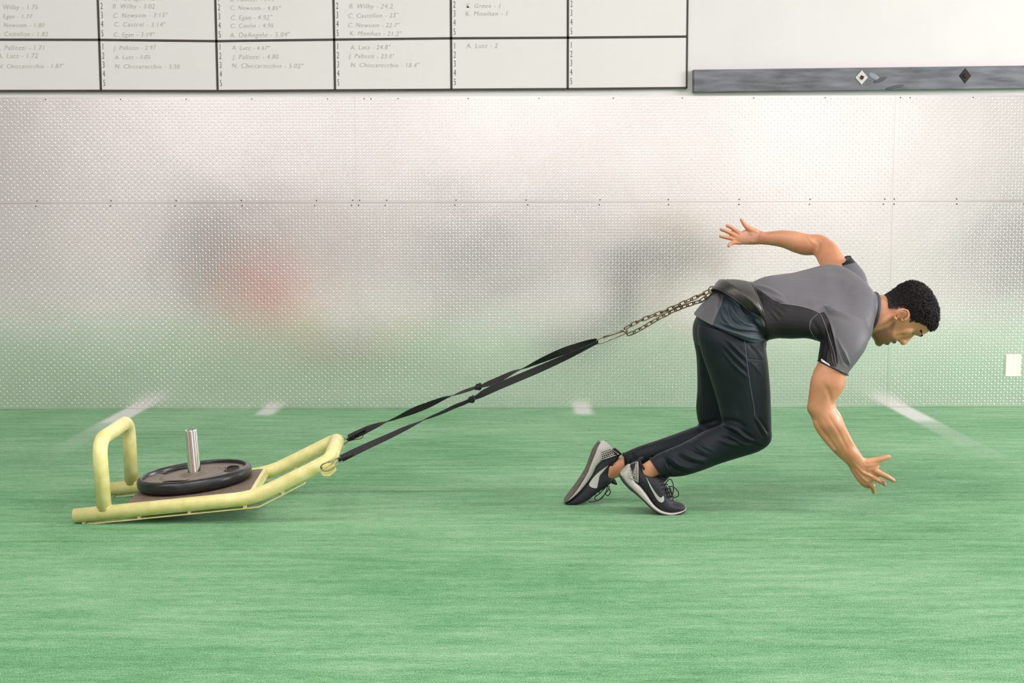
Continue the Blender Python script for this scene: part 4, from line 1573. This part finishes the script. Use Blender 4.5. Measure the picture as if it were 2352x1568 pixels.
# inside of the far sleeve
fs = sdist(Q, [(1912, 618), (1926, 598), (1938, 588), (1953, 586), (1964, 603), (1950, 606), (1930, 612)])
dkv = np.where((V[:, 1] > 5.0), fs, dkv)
slate = sdist(Q, [(1664, 668), (1656, 700), (1637, 745), (1635, 775), (1700, 810), (1770, 800), (1765, 775), (1757, 755), (1740, 712), (1715, 670), (1690, 664)])
slate = np.where(V[:, 1] < 4.88, slate, -5)
dkv = np.where((slate > -6) & (Q[:, 0] < 1756), -5, dkv)
for nm, val in (('dark', dkv), ('slate', slate)):
    at = tee_o.data.attributes.new(nm, 'FLOAT', 'POINT')
    at.data.foreach_set('value', np.clip(val, -6, 6).astype(np.float32))
tee_t = bvh(tee_o)


def seam(tree, pts, name, m, parent, r=.0011, off=.0003):
    q = catmull(pts, 8)
    w = [hitp(tree, a, b_, off) for a, b_ in q]
    w = [p for p in w if p is not None]
    if len(w) > 2:
        return MB().tube(w, r, n=5).build(name, m, parent, smooth=True)


seam(tee_t, [(1790, 696), (1838, 703), (1868, 712), (1883, 720), (1893, 740), (1905, 775), (1916, 812), (1921, 840)], 'seam', M['shirtseam'], tee_o)
seam(tee_t, [(1880, 718), (1905, 713), (1940, 713)], 'seam', M['shirtseam'], tee_o, .0009)
seam(tee_t, [(1878, 721), (1864, 734), (1860, 752), (1868, 770), (1880, 783)], 'seam', M['shirtseam'], tee_o, .0009)
seam(tee_t, [(1921, 845), (1914, 832), (1910, 812)], 'seam', M['shirtseam'], tee_o, .0008)
seam(tee_t, [(1596, 722), (1618, 735), (1640, 745), (1690, 763), (1756, 781)], 'seam', M['shirtseam'], tee_o, .0008)
decal(tee_t, [(1886, 823), (1905, 836), (1906.5, 841), (1886.5, 829)], 6, 2, 'pale_tab', M['reflective'], tee_o, off=.0015)
# ribbed collar band and sleeve hems
cb = MB()
cpts = []
for k in range(36):
    a = 2 * math.pi * k / 36
    pa, pb_ = P(2011, 672, 4.86), P(1992, 763, 4.86)
    c, u = (pa + pb_) / 2, (pa - pb_) / 2
    cpts.append(c + math.cos(a) * u + math.sin(a) * np.array([0.006, -.072, 0]))
cb.tube(cpts, .0058, n=8, close=True, flat=.7)
cb.build('collar_band', mat('collar_rib', (0.045, 0.060, 0.068), 0.6), tee_o, smooth=True)
for (qa, qb, yy, dd) in (((1879, 828), (1947, 861), 4.66, .0565), ((1913, 613), (1952, 588), 5.115, .0625)):
    pa, pb_ = P(*qa, yy), P(*qb, yy)
    c, u = (pa + pb_) / 2, (pa - pb_) / 2
    MB().tube([c + math.cos(a) * u * 1.0 + math.sin(a) * np.array([0, -dd, 0]) for a in np.arange(36) * 2 * math.pi / 36], .0022, n=6, close=True).build('sleeve_hem', M['collar'], tee_o, smooth=True)

# joggers
pn = MB()
eloft(pn, [(1618, 700, 1742, 740, 4.86, .150), (1597, 735, 1757, 772, 4.86, .178), (1592, 760, 1758, 788, 4.86, .184), (1594, 785, 1757, 800, 4.86, .172)], n=40, cap1=.02)
eloft(pn, ankle_shift([(1604, 745, 1757, 772, 4.785, .100), (1603, 775, 1758, 795, 4.775, .106), (1611, 808, 1761, 818, 4.77, .106), (1620, 836, 1764, 843, 4.765, .104), (1636, 882, 1768, 890, 4.76, .096), (1650, 930, 1770, 940, 4.755, .088),
           (1656, 955, 1771, 978, 4.75, .082), (1660, 968, 1770, 1012, 4.75, .078), (1656, 975, 1745, 1034, 4.755, .074), (1642, 981, 1700, 1049, 4.76, .070), (1618, 991, 1655, 1063, 4.765, .068),
           (1588, 1008, 1610, 1080, 4.77, .064), (1560, 1022, 1578, 1090, 4.775, .058), (1535, 1032, 1552, 1094, 4.78, .050), (1512, 1042, 1533, 1094, 4.78, .043), (1500, 1050, 1522, 1093, 4.78, .040), (1494, 1053, 1519, 1092, 4.78, .040)], .045), n=36)
eloft(pn, ankle_shift([(1600, 745, 1720, 772, 4.93, .100), (1592, 770, 1715, 800, 4.95, .102), (1600, 820, 1708, 830, 4.965, .096), (1602, 890, 1705, 897, 4.975, .084), (1599, 935, 1702, 945, 4.98, .074),
           (1602, 962, 1700, 985, 4.98, .068), (1604, 976, 1670, 1018, 4.98, .062), (1585, 984, 1604, 1036, 4.98, .056), (1550, 997, 1563, 1046, 4.98, .052), (1510, 1011, 1521, 1056, 4.98, .046),
           (1470, 1024, 1479, 1070, 4.98, .041), (1446, 1034, 1452, 1078, 4.98, .038), (1432, 1040, 1436, 1082, 4.98, .037)], .08), n=30)
pn_o = remesh(pn, 'joggers', .0030, M['pants'], man, smooth=3)
pn_o['label'] = 'slate black tapered training joggers'
pf = []
for poly, a_, w_ in (([(1668, 778), (1690, 800), (1716, 826)], .004, 3.2), ([(1662, 790), (1686, 816), (1715, 846)], .004, 3.5), ([(1664, 784), (1690, 810), (1716, 836)], -.004, 3.2),
                     ([(1660, 806), (1688, 840), (1718, 868)], .005, 3.5), ([(1658, 798), (1686, 828), (1716, 858)], -.004, 3.2), ([(1685, 770), (1715, 785), (1735, 808)], -.004, 4),
                     ([(1712, 785), (1735, 800), (1752, 825)], .003, 4), ([(1718, 828), (1735, 842), (1748, 862)], .003, 4), ([(1716, 826), (1738, 828), (1756, 832)], -.0025, 2.5),
                     ([(1700, 880), (1690, 920), (1700, 955)], -.004, 10),
                     # behind the knee
                     ([(1660, 976), (1690, 985), (1715, 1005), (1750, 1016)], .009, 4), ([(1664, 985), (1690, 998), (1715, 1012), (1745, 1022)], -.008, 4), ([(1668, 992), (1690, 1010), (1720, 1024)], .006, 4),
                     ([(1700, 985), (1722, 1002), (1740, 1014)], -.007, 3.4), ([(1733, 955), (1748, 980), (1760, 1000)], .006, 3.6), ([(1740, 955), (1756, 978), (1765, 995)], -.005, 3.2), ([(1735, 968), (1745, 988), (1755, 1006)], -.004, 3.2),
                     ([(1658, 966), (1690, 968), (1715, 985)], -.007, 5), ([(1650, 1010), (1680, 1020), (1705, 1024)], .005, 4), ([(1652, 1000), (1675, 1010), (1700, 1014)], -.004, 3),
                     # calf
                     ([(1585, 1013), (1600, 1028), (1625, 1042)], .005, 3), ([(1595, 1008), (1612, 1022), (1640, 1036)], .004, 3), ([(1560, 1035), (1590, 1052), (1620, 1058)], .006, 3.6),
                     ([(1550, 1040), (1580, 1060), (1615, 1066)], -.005, 3.6), ([(1535, 1045), (1560, 1068), (1600, 1076)], .007, 4), ([(1530, 1055), (1550, 1078), (1580, 1084)], -.005, 3.2),
                     ([(1572, 1018), (1596, 1040), (1630, 1052)], -.004, 3), ([(1525, 1035), (1532, 1060), (1552, 1080)], -.004, 3), ([(1524, 1040), (1530, 1070), (1545, 1090)], .003, 2.4),
                     ([(1522, 1040), (1536, 1066), (1540, 1092)], -.004, 2),
                     # far cuff
                     ([(1440, 1040), (1444, 1060), (1442, 1078)], .004, 2.4), ([(1448, 1036), (1453, 1056), (1450, 1072)], -.004, 2.4), ([(1458, 1034), (1462, 1050)], .004, 2.4), ([(1432, 1045), (1436, 1060), (1435, 1076)], -.003, 2),
                     ([(1608, 975), (1630, 970), (1650, 962)], -.006, 5), ([(1605, 800), (1612, 870), (1616, 940)], .003, 6)):
    pf.append((poly, a_, w_))
folds(pn_o, pf)
pn_t = bvh(pn_o)
seam(pn_t, [(1710, 778), (1714, 815), (1718, 850), (1724, 890), (1731, 930), (1734, 955)], 'side_seam', M['seam'], pn_o, .0011)
seam(pn_t, [(1717, 826), (1740, 827), (1758, 831)], 'pocket_seam', M['seam'], pn_o, .0009)
for qa, qb, yy, dd in (((1494, 1053), (1519, 1092), 4.735, .0405), ((1432, 1040), (1436, 1082), 4.90, .0375)):
    pa, pb_ = P(*qa, yy), P(*qb, yy)
    c, u = (pa + pb_) / 2, (pa - pb_) / 2
    MB().tube([c + math.cos(a) * u + math.sin(a) * np.array([0, -dd, 0]) for a in np.arange(32) * 2 * math.pi / 32], .0028, n=6, close=True).build('cuff', M['pants'], pn_o, smooth=True)

# belt: wide shaped band round the hips
bsec = [((1637, 668), (1752, 757), (1697, 694), .172), ((1650, 648), (1757, 763), (1718, 692), .183), ((1662, 645), (1759, 768), (1729, 697), .188), ((1690, 645), (1760, 773), (1738, 703), .186), ((1712, 648), (1761, 777), (1746, 708), .182), ((1722, 651), (1761, 779), (1751, 712), .178)]
bb = catmull([(a[0], a[1], b_[0], b_[1], c[0], c[1], d) for a, b_, c, d in bsec], 3)


def belt_ring(r, g):
    pa, pb_ = P(r[0], r[1], 4.86), P(r[2], r[3], 4.86)
    c, u = (pa + pb_) / 2, (pa - pb_) / 2
    pn_ = P(r[4], r[5], 4.86 - r[6])
    v = pn_ - c
    out = []
    for k in range(60):
        a = 2 * math.pi * k / 60
        ct, st = math.cos(a), math.sin(a)
        vv = v if st > 0 else np.array([-v[0], v[1], -v[2]]) * 1.0
        if st <= 0:
            vv = np.array([v[0] * -1, v[1], v[2] * -1])
            vv = np.array([-vv[0], vv[1], -vv[2]])
        p_ = c + ct * u + st * vv
        d_ = p_ - c
        out.append(p_ + g * d_ / np.linalg.norm(d_))
    return np.array(out)


outer = [belt_ring(r, .006) for r in bb]
inner = [belt_ring(r, -.001) for r in bb]
bt = MB().rings(outer + inner[::-1], cap=False, close=True).build('belt', M['belt'], man, smooth=True)
bt['label'] = 'wide black lifting belt strapped over the shirt'
for r in (bb[0], bb[-1]):
    MB().tube(list(belt_ring(r, .005)), .0032, n=6, close=True).build('belt_edging', M['beltedge'] if r is bb[-1] else M['belt'], bt, smooth=True)
# end flap with the ring that takes the chain
fpt = [P(a, b_, 4.835) for a, b_ in ((1660, 662), (1650, 668), (1642, 671), (1637, 670))]
MB().tube(fpt, [.010, .009, .007, .005], n=8, flat=.5).build('ring_tab', M['belt'], bt, smooth=True)
rc = P(1635.5, 666.5, JY - .008)
MB().tube([rc + np.array([.0135 * math.cos(a), .004 * math.sin(a), .0135 * math.sin(a)]) for a in np.arange(24) * 2 * math.pi / 24], .0024, n=8, close=True).build('ring', M['chainsteel'], bt, smooth=True)

# ------------------------------------------------------------------ shoes


def shoe(upper, mid, out_, Yc, label, om=None):
    o = MB()
    eloft(o, upper, n=36, pw=.85)
    up_o = remesh(o, 'shoe', .0022, M['mesh_upper'], man, smooth=3)
    up_o['label'] = label
    o = MB()
    eloft(o, mid, n=36, pw=.6, k=4)
    mid_o = remesh(o, 'midsole', .0022, M['midsole'], up_o, smooth=2)
    o = MB()
    eloft(o, out_, n=36, pw=.6, k=4)
    os_o = remesh(o, 'outsole', .0022, om or M['outsole'], up_o, smooth=2)
    return up_o, mid_o, os_o


Yn = 4.745
W = .046
upper_n = [(1434, 1090, 1450, 1064, Yn, .032), (1445, 1097, 1466, 1058, Yn, .037), (1455, 1104, 1478, 1076, Yn, .038), (1468, 1114, 1492, 1085, Yn, .040), (1478, 1128, 1510, 1091, Yn, .041), (1485, 1137, 1523, 1101, Yn, .042),
           (1493, 1148, 1531, 1118, Yn, .043), (1502, 1158, 1537, 1135, Yn, .044), (1513, 1168, 1544, 1148, Yn, .045), (1527, 1173, 1552, 1152, Yn, .044), (1545, 1175, 1563, 1155, Yn, .041), (1562, 1172, 1571, 1159, Yn, .034), (1570, 1169, 1574, 1163, Yn, .026)]
mid_n = [(1424, 1089, 1443, 1067, Yn, .026), (1427, 1094, 1449, 1068, Yn, .037), (1434, 1105, 1452, 1085, Yn, .041), (1445, 1116, 1458, 1102, Yn, .043), (1457, 1127, 1470, 1113, Yn, .044), (1471, 1140, 1484, 1131, Yn, .045), (1486, 1154, 1496, 1149, Yn, .047),
         (1499, 1164.5, 1505, 1159, Yn, .049), (1516, 1173.5, 1519, 1167.5, Yn, .050), (1537, 1177, 1538, 1171.5, Yn, .049), (1556, 1174.5, 1556, 1169.5, Yn, .044), (1570, 1170, 1569, 1166, Yn, .033), (1576, 1165, 1573.5, 1163, Yn, .022)]
out_n = [(1421, 1089, 1425, 1088, Yn, .022), (1424, 1097, 1430, 1093, Yn, .034), (1433, 1109, 1438, 1104, Yn, .040), (1446, 1122, 1449, 1117, Yn, .042), (1458, 1131, 1461, 1126, Yn, .043), (1473, 1144, 1475, 1140, Yn, .044),
         (1486, 1157, 1489, 1153, Yn, .046), (1500, 1168, 1501, 1163.5, Yn, .049), (1517, 1176.5, 1518, 1172.5, Yn, .050), (1538, 1179.5, 1538, 1176, Yn, .049), (1557, 1177, 1557, 1173.5, Yn, .044), (1571, 1172, 1571, 1169, Yn, .033)]
s_up, s_mid, s_out = shoe(upper_n, mid_n, out_n, Yn, 'black trainer with pale grey sole on the near foot')
Yq = 4.90
upper_f = [(1366, 1040, 1398, 1024, Yq, .034), (1360, 1052, 1416, 1038, Yq, .037), (1355, 1066, 1421, 1052, Yq, .038), (1352, 1078, 1409, 1068, Yq, .039), (1347, 1090, 1404, 1086, Yq, .040), (1341, 1101, 1408, 1101, Yq, .041),
           (1333, 1112, 1396, 1114, Yq, .042), (1324, 1125, 1372, 1130, Yq, .043), (1314, 1136, 1350, 1147, Yq, .044), (1306, 1144, 1330, 1154, Yq, .043), (1299, 1149, 1315, 1156, Yq, .038), (1296, 1152, 1301, 1155, Yq, .028)]
mid_f = [(1374, 1017, 1387, 1012, Yq, .026), (1367, 1026, 1400, 1022, Yq, .036), (1362, 1036, 1405, 1034, Yq, .040), (1357, 1048, 1382, 1056, Yq, .042), (1352, 1062, 1370, 1067, Yq, .044), (1347, 1076, 1362, 1084, Yq, .045), (1340, 1089, 1353, 1098, Yq, .046),
         (1331, 1104, 1341, 1113, Yq, .047), (1321, 1119, 1328, 1127, Yq, .049), (1312, 1131, 1316, 1137, Yq, .049), (1303, 1141, 1306, 1145, Yq, .045), (1297, 1148, 1299, 1151, Yq, .034)]
out_f = [(a_+1.5,b2+0,c_+3,d_,e2,f2) for a_,b2,c_,d_,e2,f2 in [(1372, 1014, 1376, 1013, Yq, .022), (1363, 1027, 1368, 1028, Yq, .034), (1358, 1037, 1362, 1039, Yq, .040), (1350, 1060, 1354, 1062, Yq, .042), (1344, 1076, 1347, 1078, Yq, .044), (1337, 1089, 1340, 1091, Yq, .045),
         (1328, 1103, 1331, 1106, Yq, .047), (1317, 1119, 1321, 1121, Yq, .049), (1308, 1131, 1311, 1133, Yq, .049), (1299, 1142, 1302, 1144, Yq, .045), (1293, 1150, 1296, 1152, Yq, .034)]]
f_up, f_mid, f_out = shoe(upper_f, mid_f, out_f, Yq, 'black trainer with pale grey sole on the far foot, toe dragging', mat('worn_outsole', (0.10, 0.085, 0.065), 0.6, noise=0.5, nscale=60))


def poly_decal(tree, centre, outline, name, m, parent, off=.0012, fy=4.75):
    """flat mark with a closed outline in pixels laid on a surface"""
    n = len(outline)
    ring = catmull(outline, 3, True)
    rings = []
    cn = np.array(centre, float)
    pts = []
    last = None
    for q in ring:
        h = hitp(tree, q[0], q[1], off)
        if h is None:
            h = P(q[0], q[1], last[1] if last is not None else fy)
        last = h
        pts.append(h)
    pts = np.array(pts)
    me = bpy.data.meshes.new(name)
    import bmesh
    bm = bmesh.new()
    vs = [bm.verts.new(tuple(p)) for p in pts]
    f = bm.faces.new(vs)
    bmesh.ops.triangulate(bm, faces=[f])
    r = bmesh.ops.extrude_face_region(bm, geom=list(bm.faces))
    for v in r['geom']:
        if isinstance(v, bmesh.types.BMVert):
            v.co.y -= .0012
    bmesh.ops.recalc_face_normals(bm, faces=bm.faces)
    bm.to_mesh(me)
    bm.free()
    me.materials.append(m)
    o = bpy.data.objects.new(name, me)
    COL.objects.link(o)
    o.parent = parent
    o.matrix_parent_inverse = parent_world(parent).inverted()
    return o


def z4(x, y):
    return (1270 + x / 6.534, 960 + y / 6.534)


t1, t2 = bvh(s_up), bvh(f_up)
poly_decal(t1, None, [z4(*q) for q in ((1400, 885), (1440, 958), (1490, 1042), (1540, 1118), (1592, 1180), (1628, 1192), (1650, 1166), (1668, 1192), (1664, 1240), (1640, 1262), (1600, 1256), (1555, 1208), (1500, 1112), (1452, 1018))], 'side_mark', M['swoosh'], s_up)
poly_decal(t2, None, [z4(*q) for q in ((828, 712), (762, 782), (694, 858), (640, 930), (614, 985), (626, 1024), (662, 1046), (618, 1050), (568, 1030), (544, 1002), (558, 955), (622, 872), (718, 786))], 'side_mark', M['swoosh'], f_up, fy=4.85)


def cage(tree, tree2, C, nu, nv, parent, fy):
    """grey heel frame with rows of small openings, over a black backing"""
    def at(u, v):
        q = (1 - u) * (1 - v) * np.array(C[0]) + u * (1 - v) * np.array(C[1]) + u * v * np.array(C[2]) + (1 - u) * v * np.array(C[3])
        h = [hitp(t, q[0], q[1], .0015) for t in (tree, tree2)]
        h = [x for x in h if x is not None]
        if not h:
            return P(q[0], q[1], fy)
        return min(h, key=lambda x: x[1])
    bk_ = decal(tree2, C, 8, 8, 'cage_backing', M['collar'], parent, off=.0022, fy=fy)
    mb = MB()
    for i in range(nu + 1):
        pts = [at(i / nu, v) - np.array([0, .0022, 0]) for v in np.linspace(0, 1, 14)]
        mb.tube(pts, .0015 if 0 < i < nu else .0022, n=5)
    for j in range(nv + 1):
        pts = []
        for k, u in enumerate(np.linspace(0, 1, nu * 2 + 1)):
            pts.append(at(u, min(max(j / nv + (.018 if k % 2 else -.018), 0), 1)) - np.array([0, .0022, 0]))
        mb.tube(pts, .0016 if 0 < j < nv else .0022, n=5)
    return mb.build('heel_cage', M['midsole'], parent, smooth=True)


cage(t1, bvh(s_mid), [z4(1160, 695), z4(1272, 655), z4(1275, 960), z4(1150, 885)], 4, 11, s_up, 4.70)
cage(t2, bvh(f_mid), [z4(725, 500), z4(850, 455), z4(985, 540), z4(725, 625)], 7, 4, f_up, 4.86)
# collar rims, tongues, pull tabs, laces
for tr_, pts, par, r_ in ((t1, [(1468, 1057), (1474, 1068), (1483, 1081), (1497, 1088), (1513, 1093), (1522, 1101)], s_up, .0036), (t2, [(1424, 1044), (1414, 1052), (1407, 1064), (1404, 1080), (1406, 1097)], f_up, .0036)):
    q = catmull(pts, 5)
    w = []
    last = None
    for a, b_ in q:
        h = hitp(tr_, a, b_, .001)
        if h is None:
            h = P(a, b_, last[1] if last is not None else (4.715 if par is s_up else 4.87))
        last = h
        w.append(h)
    MB().tube(w, r_, n=8).build('collar_rim', M['collar'], par, smooth=True)
limb(MB_ := MB(), [(1466, 1060, Yn, 5), (1472, 1053, Yn, 4.5), (1476, 1052, Yn, 3)])
MB_.build('pull_tab', M['collar'], s_up, smooth=True)
limb(MB_ := MB(), [(1512, 1094, Yn, 8), (1522, 1100, Yn, 7.5), (1530, 1096, Yn, 5), (1536, 1092, Yn, 3)])
MB_.build('tongue', M['mesh_upper'], s_up, smooth=True)
limb(MB_ := MB(), [(1402, 1100, Yq, 8), (1410, 1106, Yq, 6), (1415, 1111, Yq, 3)])
MB_.build('tongue', M['mesh_upper'], f_up, smooth=True)
limb(MB_ := MB(), [(1412, 1032, Yq, 4), (1421, 1039, Yq, 3.5), (1427, 1043, Yq, 2)])
MB_.build('pull_tab', M['collar'], f_up, smooth=True)


def lace(pts, r, parent, name='lace'):
    dy = (-.045 if parent is s_up else -.085) if all(abs(p[2] - (Yn if parent is s_up else Yq)) < 1 and round(p[2], 4) == p[2] for p in pts) and not any(p[2] in (Yn, Yq) for p in pts) else 0.0
    A = catmull(pts, 5)
    MB().tube([P(a[0], a[1], a[2] + dy) for a in A], r, n=6).build(name, M['lace'], parent, smooth=True)


for (xa, ya, xb, yb) in ((1519, 1106, 1527, 1104), (1521, 1114, 1532, 1112), (1524, 1123, 1536, 1121), (1528, 1132, 1539, 1130), (1532, 1141, 1542, 1139)):
    lace([(xa, ya, Yn - .040), (xa + 4, ya - 2, Yn - .034), (xb, yb, Yn - .018), (xb + 1, yb, Yn), (xb, yb + 1, Yn + .02)], .0022, s_up)
lace([(1528, 1112, 4.765), (1534, 1103, 4.76), (1540, 1100, 4.758), (1545, 1108, 4.755), (1547, 1120, 4.755), (1545, 1134, 4.757), (1541, 1142, 4.758), (1536, 1130, 4.762), (1531, 1118, 4.765)], .0020, s_up)
lace([(1535, 1117, 4.756), (1544, 1117, 4.75), (1552, 1122, 4.748), (1558, 1130, 4.748), (1558, 1138, 4.749), (1551, 1142, 4.75), (1544, 1139, 4.752), (1541, 1132, 4.754), (1537, 1122, 4.756)], .0020, s_up)
lace([(1531, 1116, 4.762), (1530, 1130, 4.758), (1527, 1142, 4.755), (1530, 1150, 4.752)], .0018, s_up)
lace([(1538, 1118, 4.77), (1544, 1134, 4.768), (1546, 1146, 4.768), (1543, 1152, 4.768)], .0018, s_up)
lace([(1398, 1112, 4.965), (1388, 1122, 4.96), (1376, 1134, 4.958), (1366, 1142, 4.958), (1372, 1150, 4.958), (1384, 1140, 4.96), (1396, 1126, 4.962), (1400, 1116, 4.965)], .0020, f_up)
lace([(1396, 1116, 4.955), (1392, 1128, 4.95), (1382, 1144, 4.948), (1366, 1151, 4.948), (1352, 1152, 4.95)], .0018, f_up)
lace([(1398, 1120, 4.97), (1402, 1130, 4.968), (1396, 1138, 4.968), (1390, 1134, 4.968)], .0020, f_up)
for (xa, ya) in ((1396, 1116), (1386, 1122), (1376, 1129), (1366, 1135)):
    lace([(xa - 6, ya - 7, Yq - .040), (xa - 1, ya - 2, Yq - .028), (xa + 1, ya + 1, Yq - .005), (xa, ya + 1, Yq + .02)], .0020, f_up)


# the body is drawn in wherever cloth or a shoe covers it
V, N = getv(body_o.data)
Q = proj(V)
COVER = [(tee_o, [(1590, 723), (1638, 664), (1720, 646), (1886, 616), (1950, 600), (1990, 640), (2004, 668), (1990, 768), (1988, 800), (1947, 856), (1880, 822), (1883, 785), (1757, 800), (1590, 770)], .009, (4.3, 5.02)),
         (pn_o, [(1585, 690), (1770, 700), (1780, 1010), (1760, 1045), (1560, 1100), (1528, 1096), (1503, 1048), (1440, 1090), (1436, 1034), (1590, 965)], .011, None),
         (s_up, [(1460, 1085), (1487, 1092), (1513, 1100), (1585, 1150), (1585, 1190), (1500, 1190), (1415, 1100), (1440, 1060), (1458, 1070)], .005, (4.6, 4.82)),
         (f_up, [(1402, 1040), (1400, 1060), (1398, 1100), (1402, 1125), (1330, 1165), (1285, 1165), (1340, 1040), (1380, 1005)], .005, (4.82, 5.2))]
for ob, poly, marg, yr in COVER:
    tr_ = bvh(ob)
    ins_ = inside(Q, poly)
    if yr:
        ins_ &= (V[:, 1] > yr[0]) & (V[:, 1] < yr[1])
    for i in np.where(ins_)[0]:
        loc, nn, _, dist = tr_.find_nearest(Vector(V[i]), .06)
        if loc is None:
            continue
        sg_ = (Vector(V[i]) - loc).dot(nn)
        if sg_ > -marg:
            V[i] = np.array(loc - nn * marg)
setv(body_o.data, V)
